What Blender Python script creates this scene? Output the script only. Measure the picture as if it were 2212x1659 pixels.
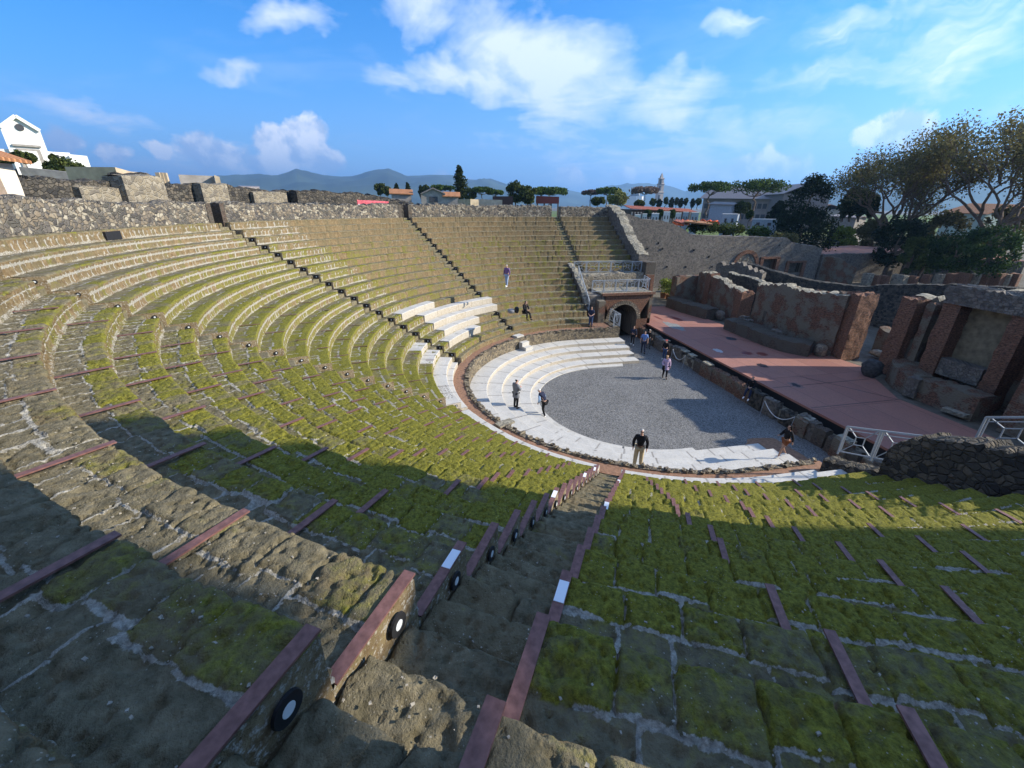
import bpy, math, random
import numpy as np
from mathutils import Matrix, Vector
random.seed(7); rng=np.random.default_rng(7)
R_=math.radians
for o in list(bpy.data.objects): bpy.data.objects.remove(o)
scn=bpy.context.scene; COL=scn.collection
# ---------------------------------------------------------------- camera
F=906.2; YAW=R_(-11.603); PIT=R_(22.974); ROL=0.00698
CAM=np.array([-21.505,11.940,11.012])
_fw=np.array([math.cos(YAW)*math.cos(PIT),math.sin(YAW)*math.cos(PIT),-math.sin(PIT)])
_rt=np.array([math.sin(YAW),-math.cos(YAW),0.]); _up=np.cross(_rt,_fw)
_r=_rt*math.cos(ROL)+_up*math.sin(ROL); _u=-_rt*math.sin(ROL)+_up*math.cos(ROL)
cd=bpy.data.cameras.new('camera'); cam=bpy.data.objects.new('camera',cd); COL.objects.link(cam)
cam.matrix_world=Matrix(((_r[0],_u[0],-_fw[0],CAM[0]),(_r[1],_u[1],-_fw[1],CAM[1]),(_r[2],_u[2],-_fw[2],CAM[2]),(0,0,0,1)))
cd.sensor_width=36; cd.lens=F/2212*36; cd.clip_start=.05; cd.clip_end=40000
scn.camera=cam
def ray(px,py):
    return (px-1106)/F*_r-(py-829.5)/F*_u+_fw
def at(px,py,d):                      # photo position (2212 wide) at ground distance d
    v=ray(px,py); return CAM+v*d/math.hypot(v[0],v[1])
def atz(px,py,z):
    v=ray(px,py); return CAM+v*(z-CAM[2])/v[2]
def atR(px,py,R):                     # on the cylinder of radius R round the theatre's axis
    v=ray(px,py); a=v[0]**2+v[1]**2; b=2*(CAM[0]*v[0]+CAM[1]*v[1]); c=CAM[0]**2+CAM[1]**2-R*R
    return CAM+v*(-b+math.sqrt(b*b-4*a*c))/(2*a)
# ---------------------------------------------------------------- light
SAZ=R_(-102.0); SEL=R_(26.0)
sd=Vector((math.cos(SAZ)*math.cos(SEL),math.sin(SAZ)*math.cos(SEL),math.sin(SEL)))
sl=bpy.data.lights.new('sun','SUN'); sl.energy=5.0; sl.angle=R_(.55); sl.color=(1,.93,.80)
so=bpy.data.objects.new('sun',sl); so.rotation_euler=sd.to_track_quat('Z','Y').to_euler(); COL.objects.link(so)
scn.view_settings.view_transform='Standard'; scn.view_settings.look='None'
scn.view_settings.exposure=1.2; scn.view_settings.gamma=1
scn.render.resolution_x=1024; scn.render.resolution_y=768
# ---------------------------------------------------------------- node helper
class NT:
    def __init__(s,tree): s.t=tree; s.n=tree.nodes; s.l=tree.links
    def new(s,ty,**k):
        n=s.n.new(ty)
        for a,b in k.items():
            if a in n.inputs.keys() if hasattr(n.inputs,'keys') else False: n.inputs[a].default_value=b
            else: setattr(n,a,b)
        return n
    def lk(s,a,b): s.l.new(a,b)
    def put(s,sock,v):
        if v is None: return
        if hasattr(v,'is_output') or isinstance(v,bpy.types.NodeSocket): s.l.new(v,sock)
        else: sock.default_value=v
    def m(s,op,a,b=None,c=None,clamp=False):
        n=s.n.new('ShaderNodeMath'); n.operation=op; n.use_clamp=clamp
        s.put(n.inputs[0],a); s.put(n.inputs[1],b); s.put(n.inputs[2],c); return n.outputs[0]
    def vm(s,op,a,b=None,out=0,scale=None):
        n=s.n.new('ShaderNodeVectorMath'); n.operation=op; s.put(n.inputs[0],a); s.put(n.inputs[1],b)
        if scale is not None: s.put(n.inputs['Scale'],scale)
        return n.outputs[out]
    def mix(s,f,a,b,bt='MIX'):
        n=s.n.new('ShaderNodeMix'); n.data_type='RGBA'; n.blend_type=bt
        s.put(n.inputs[0],f); s.put(n.inputs[6],c4(a)); s.put(n.inputs[7],c4(b)); return n.outputs[2]
    def noise(s,vec,scale,detail=4,rough=.55,dist=0,out=0):
        n=s.n.new('ShaderNodeTexNoise'); s.put(n.inputs['Vector'],vec); n.inputs['Scale'].default_value=scale
        n.inputs['Detail'].default_value=detail; n.inputs['Roughness'].default_value=rough; n.inputs['Distortion'].default_value=dist
        return n.outputs[out]
    def vor(s,vec,scale,feat='F1',out=0,rand=1):
        n=s.n.new('ShaderNodeTexVoronoi'); n.feature=feat; s.put(n.inputs['Vector'],vec); n.inputs['Scale'].default_value=scale
        n.inputs['Randomness'].default_value=rand
        return n.outputs[out]
    def ramp(s,f,stops,mode='LINEAR'):
        n=s.n.new('ShaderNodeValToRGB'); s.put(n.inputs[0],f); r=n.color_ramp; r.interpolation=mode
        while len(r.elements)<len(stops): r.elements.new(.5)
        for e,(p,c) in zip(r.elements,stops): e.position=p; e.color=c4(c)
        return n.outputs[0]
    def rng(s,v,a,b,c=0,d=1):
        n=s.n.new('ShaderNodeMapRange'); n.clamp=True; s.put(n.inputs[0],v)
        for i,x in enumerate((a,b,c,d)): s.put(n.inputs[i+1],x)
        return n.outputs[0]
    def bump(s,h,strength,dist,nrm=None):
        n=s.n.new('ShaderNodeBump'); n.inputs['Strength'].default_value=strength; n.inputs['Distance'].default_value=dist
        s.put(n.inputs['Height'],h)
        if nrm is not None: s.lk(nrm,n.inputs['Normal'])
        return n.outputs[0]
def c4(c):
    if isinstance(c,(int,float)): return c
    if isinstance(c,(tuple,list)) and len(c)==3: return (*c,1)
    return c
def newmat(name):
    m=bpy.data.materials.new(name); m.use_nodes=True; t=NT(m.node_tree)
    b=m.node_tree.nodes['Principled BSDF']; b.inputs['Roughness'].default_value=.9
    b.inputs['Specular IOR Level'].default_value=.2
    return m,t,b
def simple(name,col,rough=.8,metal=0,var=.25,scale=8,bump=0,bd=.01):
    m,t,b=newmat(name); oc=t.new('ShaderNodeTexCoord').outputs['Object']
    n=t.noise(oc,scale,5); lo=tuple(x*(1-var) for x in col); hi=tuple(min(1,x*(1+var)) for x in col)
    t.lk(t.mix(t.rng(n,.3,.7),lo,hi),b.inputs['Base Color']); b.inputs['Roughness'].default_value=rough; b.inputs['Metallic'].default_value=metal
    if bump: t.lk(t.bump(n,bump,bd),b.inputs['Normal'])
    return m
# ---------------------------------------------------------------- world
w=bpy.data.worlds.new('World'); scn.world=w; w.use_nodes=True; W=NT(w.node_tree)
bg=w.node_tree.nodes['Background']; 
sky=W.new('ShaderNodeTexSky'); sky.sky_type='NISHITA'; sky.sun_disc=False; sky.sun_elevation=SEL
sky.sun_rotation=(math.pi/2-SAZ)%(2*math.pi); sky.air_density=1.0; sky.dust_density=.6; sky.ozone_density=3.0; sky.altitude=20
def build_sky():
    co=W.new('ShaderNodeTexCoord').outputs['Generated']
    d=W.vm('NORMALIZE',co)
    sep=W.new('ShaderNodeSeparateXYZ'); W.lk(d,sep.inputs[0]); z=sep.outputs[2]
    zz=W.m('ADD',W.m('MAXIMUM',z,0.0),.10)
    pl=W.vm('DIVIDE',d,None); n=pl.node; cb=W.new('ShaderNodeCombineXYZ'); 
    for i in range(3): W.put(cb.inputs[i],zz)
    W.lk(cb.outputs[0],n.inputs[1])
    wisp=W.noise(pl,1.1,8,.62,.9); fine=W.noise(pl,4.5,6,.6,.5)
    puff=W.noise(d,14,9,.58,.35); puffL=W.noise(d,5,3,.5,0)
    warp=W.vm('SCALE',W.vm('SUBTRACT',W.noise(d,3.2,5,.6,0,1),(.5,.5,.5)),None,0,.34)
    dw=W.vm('ADD',d,warp)
    warp2=W.vm('SCALE',W.vm('SUBTRACT',W.noise(d,18,5,.62,0,1),(.5,.5,.5)),None,0,.045)
    dp=W.vm('ADD',d,warp2)
    def blob(x0,y0,x1,y1,width,src,soft=1.0):
        # elongated soft patch of sky between two compass directions
        a=ray(x0,y0); a/=np.linalg.norm(a); b=ray(x1,y1); b/=np.linalg.norm(b)
        c=(a+b); c/=np.linalg.norm(c); e=b-a; L=np.linalg.norm(e)/2+width; e/=np.linalg.norm(e)
        e-=c*(e@c); e/=np.linalg.norm(e); f=np.cross(c,e)
        p=W.m('DIVIDE',W.vm('DOT_PRODUCT',src,tuple(e),1),L); q=W.m('DIVIDE',W.vm('DOT_PRODUCT',src,tuple(f),1),width)
        r=W.m('SQRT',W.m('ADD',W.m('MULTIPLY',p,p),W.m('MULTIPLY',q,q)))
        fr=W.m('GREATER_THAN',W.vm('DOT_PRODUCT',src,tuple(c),1),0)
        return W.m('MULTIPLY',W.rng(r,1,1-soft,0,1),fr)
    sa=ray(1640,235); sa/=np.linalg.norm(sa); sb=ray(2250,-10); sb/=np.linalg.norm(sb); se=sb-sa; se/=np.linalg.norm(se); sf=np.cross(sa,se); sf/=np.linalg.norm(sf)
    cv=W.new('ShaderNodeCombineXYZ'); W.put(cv.inputs[0],W.m('MULTIPLY',W.vm('DOT_PRODUCT',dw,tuple(se),1),2.2)); W.put(cv.inputs[1],W.m('MULTIPLY',W.vm('DOT_PRODUCT',dw,tuple(sf),1),15.)); W.put(cv.inputs[2],W.m('MULTIPLY',z,2.))
    streak=W.noise(cv.outputs[0],1.3,8,.62,.35)
    cirr=None
    for (x0,y0,x1,y1,wd,am) in [(880,-60,1010,60,.12,.85),(960,60,1300,230,.14,.85),(760,170,1250,250,.06,.7),(1250,240,1560,275,.07,.8),(500,0,760,50,.05,.7),(420,100,560,140,.03,.5),
        (1640,235,1960,160,.04,.8),(1790,80,1900,110,.07,.75),(1800,190,2300,20,.085,.9),(2060,250,2300,190,.035,.55),(2050,20,2260,-80,.07,.6),(1510,105,1630,60,.03,.75),(1400,330,1900,330,.07,.7),(900,340,1500,330,.07,.45),(1950,195,2050,160,.03,.8),
        (0,200,380,240,.05,.5),(1100,400,1800,410,.05,.75),(100,330,700,400,.06,.5),(380,350,620,300,.06,.4),(1250,350,1700,400,.07,.5)]:
        k=W.m('MULTIPLY',blob(x0,y0,x1,y1,wd,dw,.9),am); cirr=k if cirr is None else W.m('MAXIMUM',cirr,k)
    tex=W.m('ADD',W.m('MULTIPLY',wisp,.75),W.m('MULTIPLY',fine,.25))
    ci=W.m('MULTIPLY',W.rng(W.m('ADD',cirr,W.m('MULTIPLY',W.m('SUBTRACT',tex,.5),2.1)),.24,1.0),W.rng(cirr,0,.25))
    right=W.rng(W.vm('DOT_PRODUCT',d,tuple(se),1),float(sa@se)-.12,float(sa@se)+.05)
    ci=W.m('MULTIPLY',ci,W.m('SUBTRACT',1.25,W.m('MULTIPLY',right,W.rng(streak,.62,.40))),None,True)
    thin=W.m('MULTIPLY',W.rng(tex,.50,.75),.16)
    ci=W.m('MAXIMUM',W.m('MULTIPLY',ci,.86),thin)
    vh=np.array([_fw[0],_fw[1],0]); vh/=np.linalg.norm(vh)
    fill_veil=W.m('MAXIMUM',W.rng(z,.58,.80),W.rng(W.vm('DOT_PRODUCT',d,tuple(vh),1),.40,.05))   # cloud cover added out of view, overhead and behind, to lift the fill light
    ci=W.m('MAXIMUM',ci,W.m('MULTIPLY',fill_veil,W.rng(tex,.25,.6,.10,.34)))
    cum=None
    for (x,y,r,am) in [(600,305,.045,1),(665,290,.05,1),(690,345,.05,1),(630,335,.05,.9),(430,330,.05,.8),(480,335,.035,.8),(350,318,.02,.8),(1900,285,.035,1),(1945,275,.05,1),(1225,385,.03,1),(1345,385,.026,1),(1600,370,.04,.8),(1665,355,.04,.8),(1690,370,.05,.8),(1540,390,.05,.8),
            (140,310,.03,.9),(250,340,.025,.8),(960,385,.022,.9),(1005,398,.022,.9),(1560,400,.05,.7),(560,375,.07,.6),(700,400,.06,.7),(1240,400,.04,.8)]:
        k=W.m('MULTIPLY',blob(x-14,y,x+14,y,r,dp,.75),am); cum=k if cum is None else W.m('MAXIMUM',cum,k)
    cden=W.rng(W.m('ADD',cum,W.m('MULTIPLY',W.m('SUBTRACT',puff,.5),1.5)),.32,.62)
    cden=W.m('MULTIPLY',cden,W.rng(cum,0,.12))
    # light side of each cloud faces the sun (right and up)
    shade=W.noise(W.vm('ADD',d,(-.012,-.02,.012)),14,9,.58,.35)
    lit=W.rng(W.m('SUBTRACT',puff,shade),-.07,.09)
    skyc=W.new('ShaderNodeHueSaturation',Saturation=1.25,Value=1.0); W.lk(W.mix(1,sky.outputs[0],(.50,.74,1.02),'MULTIPLY'),skyc.inputs['Color'])
    low=W.rng(z,0.0,.34,1,0)
    base=W.mix(W.m('MULTIPLY',W.m('POWER',low,1.6),.62),skyc.outputs[0],(2.7,4.0,6.3))
    ccol=W.mix(lit,(2.9,3.6,4.9),(6.8,6.8,6.8))
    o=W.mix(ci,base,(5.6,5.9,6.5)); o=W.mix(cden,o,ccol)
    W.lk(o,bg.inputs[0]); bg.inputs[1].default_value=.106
build_sky()
# ---------------------------------------------------------------- mesh helpers
def link(o,parent=None):
    COL.objects.link(o)
    if parent is not None: o.parent=parent
    return o
def tag(o,label=None,cat=None,group=None,kind=None):
    if label: o['label']=label
    if cat: o['category']=cat
    if group: o['group']=group
    if kind: o['kind']=kind
    return o
def empty(name,loc,label=None,cat=None,group=None,rz=0,kind=None):
    o=bpy.data.objects.new(name,None); o.location=loc; o.rotation_euler=(0,0,rz); o.empty_display_size=.2; COL.objects.link(o)
    return tag(o,label,cat,group,kind)
class MB:
    def __init__(s): s.V=[]; s.Fq=[]; s.n=0; s.UV=[]; s.A=[]
    def add(s,v,f,uv=None,a=None):
        v=np.asarray(v,float).reshape(-1,3); f=np.asarray(f,int)
        s.V.append(v); 
        s.Fq.append(f+s.n); s.n+=len(v)
        s.UV.append(np.zeros((len(v),2)) if uv is None else np.asarray(uv,float)); 
        s.A.append(np.zeros((len(v),4)) if a is None else np.broadcast_to(np.asarray(a,float),(len(v),4)))
        return s
    def box(s,c,sz,rz=0,uv=True,taper=1,jit=0):
        c=np.array(c,float); h=np.array(sz,float)/2
        v=np.array([[x,y,z] for z in(-1,1) for y in(-1,1) for x in(-1,1)],float)*h
        v[4:,:2]*=taper
        if jit: v+=rng.normal(0,jit,v.shape)
        if rz: k=np.array([[math.cos(rz),math.sin(rz),0],[-math.sin(rz),math.cos(rz),0],[0,0,1]]); v=v@k
        v+=c
        s.add(v,[[0,2,3,1],[4,5,7,6],[0,1,5,4],[2,6,7,3],[0,4,6,2],[1,3,7,5]],np.c_[v[:,0]+v[:,1],v[:,2]]); return s
    def bar(s,a,b,r,n=4,r2=None):
        a=np.array(a,float); b=np.array(b,float); d=b-a; L=np.linalg.norm(d); d/=L+1e-9
        t=np.array([0,0,1.]) if abs(d[2])<.9 else np.array([1.,0,0]); e=np.cross(d,t); e/=np.linalg.norm(e); f=np.cross(d,e)
        an=np.arange(n)/n*2*np.pi+np.pi/n; ring=np.outer(np.cos(an),e)+np.outer(np.sin(an),f); r2=r if r2 is None else r2
        v=np.r_[a+ring*r,b+ring*r2]; q=[[i,(i+1)%n,n+(i+1)%n,n+i] for i in range(n)]
        s.add(v,q)
        if n==4: s.add(v,[[3,2,1,0],[4,5,6,7]])
        else:
            s.add(np.r_[a+ring*r,[a]],[[i,n,(i+1)%n,(i+1)%n] for i in range(n)]); s.add(np.r_[b+ring*r2,[b]],[[(i+1)%n,n,i,i] for i in range(n)])
        return s
    def disc(s,c,nrm,r,th=.01,n=20,r0=0):
        c=np.array(c,float); d=np.array(nrm,float); d/=np.linalg.norm(d); e=np.cross(d,[0,0,1.]); 
        e=e/np.linalg.norm(e) if np.linalg.norm(e)>.01 else np.array([1.,0,0]); f=np.cross(d,e)
        an=np.arange(n)/n*2*np.pi; ring=np.outer(np.cos(an),e)+np.outer(np.sin(an),f)
        v=np.r_[c+ring*r,c+d*th+ring*r*.96,c+d*th+ring*r0,c+ring*r0]
        q=[]
        for k in range(3): q+=[[k*n+i,k*n+(i+1)%n,(k+1)*n+(i+1)%n,(k+1)*n+i] for i in range(n)]
        s.add(v,q); return s
    def poly(s,pts,z0,z1):
        # extruded polygon, z1 may be per-vertex
        n=len(pts); p=np.array([(a[0],a[1]) for a in pts],float); z1=np.broadcast_to(z1,(n,)); z0=np.broadcast_to(z0,(n,))
        v=np.r_[np.c_[p,z0],np.c_[p,z1]]; s._poly=getattr(s,'_poly',[])
        s.add(v,[[i,(i+1)%n,n+(i+1)%n,n+i] for i in range(n)],np.r_[np.c_[np.r_[0,np.cumsum(np.hypot(*np.diff(p,axis=0).T))],z0],np.c_[np.r_[0,np.cumsum(np.hypot(*np.diff(p,axis=0).T))],z1]])
        s.ng=getattr(s,'ng',[]); b=s.n-2*n; s.ng+= [[b+n+i for i in range(n)],[b+n-1-i for i in range(n)]]
        return s
    def grid(s,P,uv=None,a=None,flip=False):
        P=np.asarray(P,float); h,w_=P.shape[:2]; i=np.arange(h*w_).reshape(h,w_)
        f=np.stack([i[:-1,:-1],i[:-1,1:],i[1:,1:],i[1:,:-1]],-1).reshape(-1,4)
        if flip: f=f[:,::-1]
        s.add(P.reshape(-1,3),f,None if uv is None else uv.reshape(-1,2),None if a is None else a.reshape(-1,4)); return s
    def build(s,name,mat,parent=None,smooth=False,attr=False):
        me=bpy.data.meshes.new(name)
        V=np.concatenate(s.V); fs=[f for f in s.Fq if len(f)]; Fq=np.concatenate(fs) if fs else np.zeros((0,4),int)
        tri=Fq[:,3]==Fq[:,2]; quads=Fq[~tri]; tris=Fq[tri][:,:3]; ng=getattr(s,'ng',[])
        loops=np.concatenate([quads.ravel(),tris.ravel(),np.array([i for g in ng for i in g],int)]).astype(np.int32)
        cnt=np.concatenate([np.full(len(quads),4),np.full(len(tris),3),np.array([len(g) for g in ng],int)]).astype(np.int32)
        me.vertices.add(len(V)); me.vertices.foreach_set('co',V.astype(np.float32).ravel())
        me.loops.add(len(loops)); me.loops.foreach_set('vertex_index',loops)
        me.polygons.add(len(cnt)); me.polygons.foreach_set('loop_start',np.r_[0,np.cumsum(cnt)[:-1]].astype(np.int32))
        me.polygons.foreach_set('use_smooth',np.full(len(cnt),bool(smooth)))
        uvl=me.uv_layers.new(name='UVMap'); UV=np.concatenate(s.UV)[loops]; uvl.data.foreach_set('uv',UV.astype(np.float32).ravel())
        if attr:
            a=me.attributes.new('mask','FLOAT_COLOR','POINT'); a.data.foreach_set('color',np.concatenate(s.A).astype(np.float32).ravel())
        me.update(calc_edges=True); me.validate()
        if mat: me.materials.append(mat)
        o=bpy.data.objects.new(name,me); link(o,parent); return o
def part(mb,name,mat,parent,smooth=False,attr=False):
    # builds in world coordinates under an Empty: shift to the parent's frame
    o=mb.build(name,mat,parent,smooth,attr); 
    r=parent
    while r.parent: r=r.parent
    if parent is r: o.matrix_parent_inverse=Matrix.Translation(r.location).inverted() if r.rotation_euler.z==0 else (Matrix.Translation(r.location)@Matrix.Rotation(r.rotation_euler.z,4,'Z')).inverted()
    return o
def vnoise(x,y,s,seed=0):
    # cheap tileless value noise
    r=np.random.default_rng(abs(int(seed))); T=r.random(4096); Pm=r.permutation(4096); X=x/s; Y=y/s; xi=np.floor(X).astype(int); yi=np.floor(Y).astype(int)
    fx=X-xi; fy=Y-yi; fx=fx*fx*(3-2*fx); fy=fy*fy*(3-2*fy)
    g=lambda a,b:T[(Pm[a%4096]+b)%4096]
    return (g(xi,yi)*(1-fx)+g(xi+1,yi)*fx)*(1-fy)+(g(xi,yi+1)*(1-fx)+g(xi+1,yi+1)*fx)*fy
def fbm(x,y,s,seed=0,o=3):
    t=0; a=1; n=0
    for i in range(o): t=t+a*vnoise(x,y,s/2**i,seed+i); n+=a; a*=.55
    return t/n
# ---------------------------------------------------------------- materials
def m_seat():
    m,t,b=newmat('mossy_tufa'); oc=t.new('ShaderNodeTexCoord').outputs['Object']
    at_=t.new('ShaderNodeAttribute',attribute_name='mask'); sp=t.new('ShaderNodeSeparateColor'); t.lk(at_.outputs['Color'],sp.inputs[0])
    mort,rnd,ris=sp.outputs[0],sp.outputs[1],sp.outputs[2]; moss=at_.outputs['Alpha']
    n1=t.noise(oc,1.1,5,.6); n2=t.noise(oc,9,6,.65); n3=t.noise(oc,60,4,.7); n4=t.noise(oc,26,5,.7)
    tuf=t.mix(t.rng(n2,.3,.7),(.085,.073,.042),(.235,.198,.125))
    tuf=t.mix(t.m('MULTIPLY',t.rng(rnd,.55,1),.5),tuf,(.17,.125,.065))
    mo=t.mix(t.rng(n4,.34,.66),(.070,.070,.012),(.245,.225,.030))
    mo=t.mix(t.rng(n3,.55,.75,0,.45),mo,(.22,.20,.03))
    mf=t.m('ADD',t.m('MULTIPLY',moss,1.25),t.m('ADD',t.m('MULTIPLY',t.m('SUBTRACT',n1,.5),1.3),t.m('ADD',t.m('MULTIPLY',t.m('SUBTRACT',n2,.5),1.1),t.m('MULTIPLY',t.m('SUBTRACT',rnd,.5),.50))))
    col=t.mix(t.rng(mf,.38,.74),tuf,mo)
    st=t.vor(oc,34,'F1',0); stn=t.noise(oc,3.3,3)
    col=t.mix(t.m('MULTIPLY',t.rng(st,.16,.10),t.rng(stn,.47,.62)),col,(.40,.36,.29))
    face=t.mix(t.rng(n2,.35,.65),(.13,.085,.042),(.25,.185,.10)); face=t.mix(t.rng(rnd,.2,.9,0,.5),face,(.11,.10,.06))
    col=t.mix(t.m('MULTIPLY',ris,t.rng(mf,.75,.45,.35,1)),col,face)
    mc=t.mix(t.rng(n4,.35,.65),(.19,.175,.145),(.44,.41,.345))
    col=t.mix(t.rng(t.m('ADD',mort,t.m('MULTIPLY',t.m('SUBTRACT',n4,.5),1.1)),.42,.60),col,mc)
    t.lk(col,b.inputs['Base Color'])
    h=t.m('ADD',t.m('MULTIPLY',n4,.7),t.m('MULTIPLY',n3,.5))
    pit=t.rng(t.vor(oc,22),.0,.28)
    h=t.m('ADD',h,t.m('MULTIPLY',pit,.35))
    t.lk(t.bump(h,.9,.035),b.inputs['Normal']); b.inputs['Roughness'].default_value=.95
    return m
def m_rubble(name,cols,mortar,scale=3.2,bd=.05,uvs=(1,1.25),ed=.055,dark=1.0):
    m,t,b=newmat(name); uv=t.new('ShaderNodeTexCoord').outputs['UV']
    v=t.vm('MULTIPLY',uv,(uvs[0],uvs[1],1)); v=t.vm('ADD',v,t.vm('SCALE',t.noise(v,2.2,3,.5,0,1),None,0,.25))
    cell=t.vor(v,scale,'F1',1); ed_=t.vor(v,scale,'DISTANCE_TO_EDGE',0); d1=t.vor(v,scale,'F1',0)
    sp=t.new('ShaderNodeSeparateColor'); t.lk(cell,sp.inputs[0])
    n=len(cols); c=t.ramp(sp.outputs[0],[(i/n,cols[i]) for i in range(n)],'CONSTANT')
    nz=t.noise(v,18,5,.65); c=t.mix(t.rng(nz,.3,.75),t.mix(1,c,(.55,.55,.55),'MULTIPLY'),c)
    big=t.noise(uv,.35,4); c=t.mix(t.rng(big,.35,.7,.35,0),c,tuple(x*.35 for x in cols[0]))
    c=t.mix(t.rng(t.m('ADD',ed_,t.m('MULTIPLY',t.m('SUBTRACT',nz,.5),.05)),ed,ed*.45),c,mortar)
    t.lk(c,b.inputs['Base Color'])
    h=t.m('ADD',t.rng(ed_,0,ed*2.4),t.m('MULTIPLY',nz,.45)); t.lk(t.bump(h,1,bd),b.inputs['Normal'])
    return m
def m_brick(name,c1,c2,mortar,scale=1,plaster=None,pa=.5,bw=.28,bh=.055):
    m,t,b=newmat(name); uv=t.new('ShaderNodeTexCoord').outputs['UV']
    v=t.vm('ADD',uv,t.vm('SCALE',t.noise(uv,3,3,.5,0,1),None,0,.04))
    br=t.new('ShaderNodeTexBrick'); t.lk(v,br.inputs[0]); br.inputs['Scale'].default_value=scale
    br.inputs['Brick Width'].default_value=bw; br.inputs['Row Height'].default_value=bh; br.inputs['Mortar Size'].default_value=.010
    for i,c in ((1,c1),(2,c2),(3,mortar)): br.inputs[i].default_value=c4(c)
    n=t.noise(uv,.9,6,.62); n2=t.noise(t.vm('MULTIPLY',uv,(1,3.2,1)),7,6,.7)
    c=t.mix(t.rng(n2,.38,.60,.9,0),br.outputs[0],(.03,.024,.02))
    if plaster: c=t.mix(t.rng(t.m('ADD',n,t.m('MULTIPLY',t.m('SUBTRACT',n2,.5),.3)),1-pa-.03,1-pa+.05),c,t.mix(t.rng(n2,.3,.7),tuple(x*.6 for x in plaster),plaster))
    t.lk(c,b.inputs['Base Color'])
    t.lk(t.bump(t.m('ADD',t.m('MULTIPLY',br.outputs[1],-.5),n2),1,.05),b.inputs['Normal']); return m
def m_marble(name,base=(.56,.53,.475),dirt=.6):
    m,t,b=newmat(name); oc=t.new('ShaderNodeTexCoord').outputs['Object']
    n=t.noise(oc,1.7,7,.62,.6); n2=t.noise(oc,11,6,.7); vein=t.m('ABSOLUTE',t.m('SUBTRACT',t.noise(oc,2.4,5,.6,1.4),.5))
    c=t.mix(t.rng(n,.3,.7),tuple(x*.78 for x in base),base); c=t.mix(t.rng(vein,.035,0,0,.35),c,(.30,.31,.32))
    c=t.mix(t.m('MULTIPLY',t.rng(n2,.52,.72),dirt),c,(.30,.25,.18)); c=t.mix(t.rng(t.noise(oc,.8,4),.55,.75,0,.35),c,(.42,.40,.36))
    at_=t.new('ShaderNodeAttribute',attribute_name='mask'); sp=t.new('ShaderNodeSeparateColor'); t.lk(at_.outputs['Color'],sp.inputs[0])
    c=t.mix(sp.outputs[0],c,(.12,.10,.08)); c=t.mix(t.m('MULTIPLY',sp.outputs[2],.8),c,t.mix(t.rng(n2,.35,.6),(.24,.19,.13),(.42,.36,.27)))
    c=t.mix(t.rng(sp.outputs[1],0,1,0,.22),c,(.45,.44,.42))
    t.lk(c,b.inputs['Base Color']); t.lk(t.bump(n2,.35,.01),b.inputs['Normal']); b.inputs['Roughness'].default_value=.6; return m
M={}
M['seat']=m_seat()
M['marble']=m_marble('white_marble'); 
M['rubble']=m_rubble('lava_rubble',[(.14,.13,.11),(.24,.20,.155),(.10,.09,.085),(.38,.31,.22),(.18,.16,.14),(.55,.48,.36),(.30,.24,.17)],(.24,.215,.175),5.2,.05)
M['rubble_dark']=m_rubble('dark_lava_rubble',[(.10,.09,.075),(.16,.14,.11),(.05,.048,.045),(.18,.15,.115),(.095,.085,.072)],(.07,.062,.05),4.6,.05)
M['rubble_light']=m_rubble('buff_rubble',[(.30,.25,.18),(.36,.30,.21),(.22,.19,.15),(.42,.36,.27)],(.34,.30,.23),3.4,.04)
M['rubble_small']=m_rubble('small_rubble',[(.30,.24,.16),(.36,.29,.19),(.20,.17,.12),(.14,.12,.10),(.42,.35,.24)],(.16,.13,.10),6.5,.04)
M['rubble_grey']=m_rubble('grey_weathered_plaster_rubble',[(.23,.20,.165),(.30,.26,.215),(.17,.155,.14),(.26,.22,.19),(.34,.295,.24)],(.20,.18,.15),5.5,.06,ed=.03)
M['brick']=m_brick('roman_brick',(.36,.145,.08),(.21,.09,.055),(.17,.14,.105),1,(.23,.195,.145),.52)
M['brick_red']=m_brick('red_brick',(.42,.19,.11),(.30,.13,.08),(.17,.13,.09),1,(.26,.2,.14),.15)
M['brick_grey']=m_brick('greyed_brick',(.20,.13,.095),(.15,.105,.08),(.12,.105,.085),1,(.14,.12,.095),.55)
M['capstone']=simple('lichened_cap',(.24,.215,.165),.95,0,.6,7,.9,.05)
M['gravel']=None
def m_gravel(name,a,bb,sc=38):
    m,t,b=newmat(name); oc=t.new('ShaderNodeTexCoord').outputs['Object']
    n=t.noise(oc,sc*.5,5,.75); v=t.vor(oc,sc,'F1',1); sp=t.new('ShaderNodeSeparateColor'); t.lk(v,sp.inputs[0]); big=t.noise(oc,.5,5,.6)
    f=t.m('ADD',t.m('MULTIPLY',sp.outputs[0],.5),t.m('MULTIPLY',n,.5)); f=t.m('ADD',f,t.m('MULTIPLY',t.m('SUBTRACT',big,.5),.35))
    t.lk(t.mix(t.rng(f,.25,.8),a,bb),b.inputs['Base Color']); t.lk(t.bump(t.m('ADD',n,sp.outputs[0]),.9,.03),b.inputs['Normal']); return m
M['gravel']=m_gravel('grey_gravel',(.075,.074,.072),(.27,.262,.25),24)
M['ground']=m_gravel('dark_ground',(.05,.05,.045),(.13,.12,.10),8)
M['earth']=simple('brown_earth',(.24,.135,.085),.95,0,.3,7,.5,.03)
M['metal']=simple('grey_painted_steel',(.30,.33,.36),.5,.1,.1,20)
M['corten']=simple('rusty_steel_strip',(.20,.10,.085),.5,.25,.30,22,.2,.005)
M['plate']=simple('white_number_plate',(.75,.76,.78),.4,0,.04,5)
M['black']=simple('black_rubber',(.02,.02,.022),.5,0,.1)
M['lens']=simple('frosted_lens',(.62,.64,.64),.3,0,.05)
M['grass']=None
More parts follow.
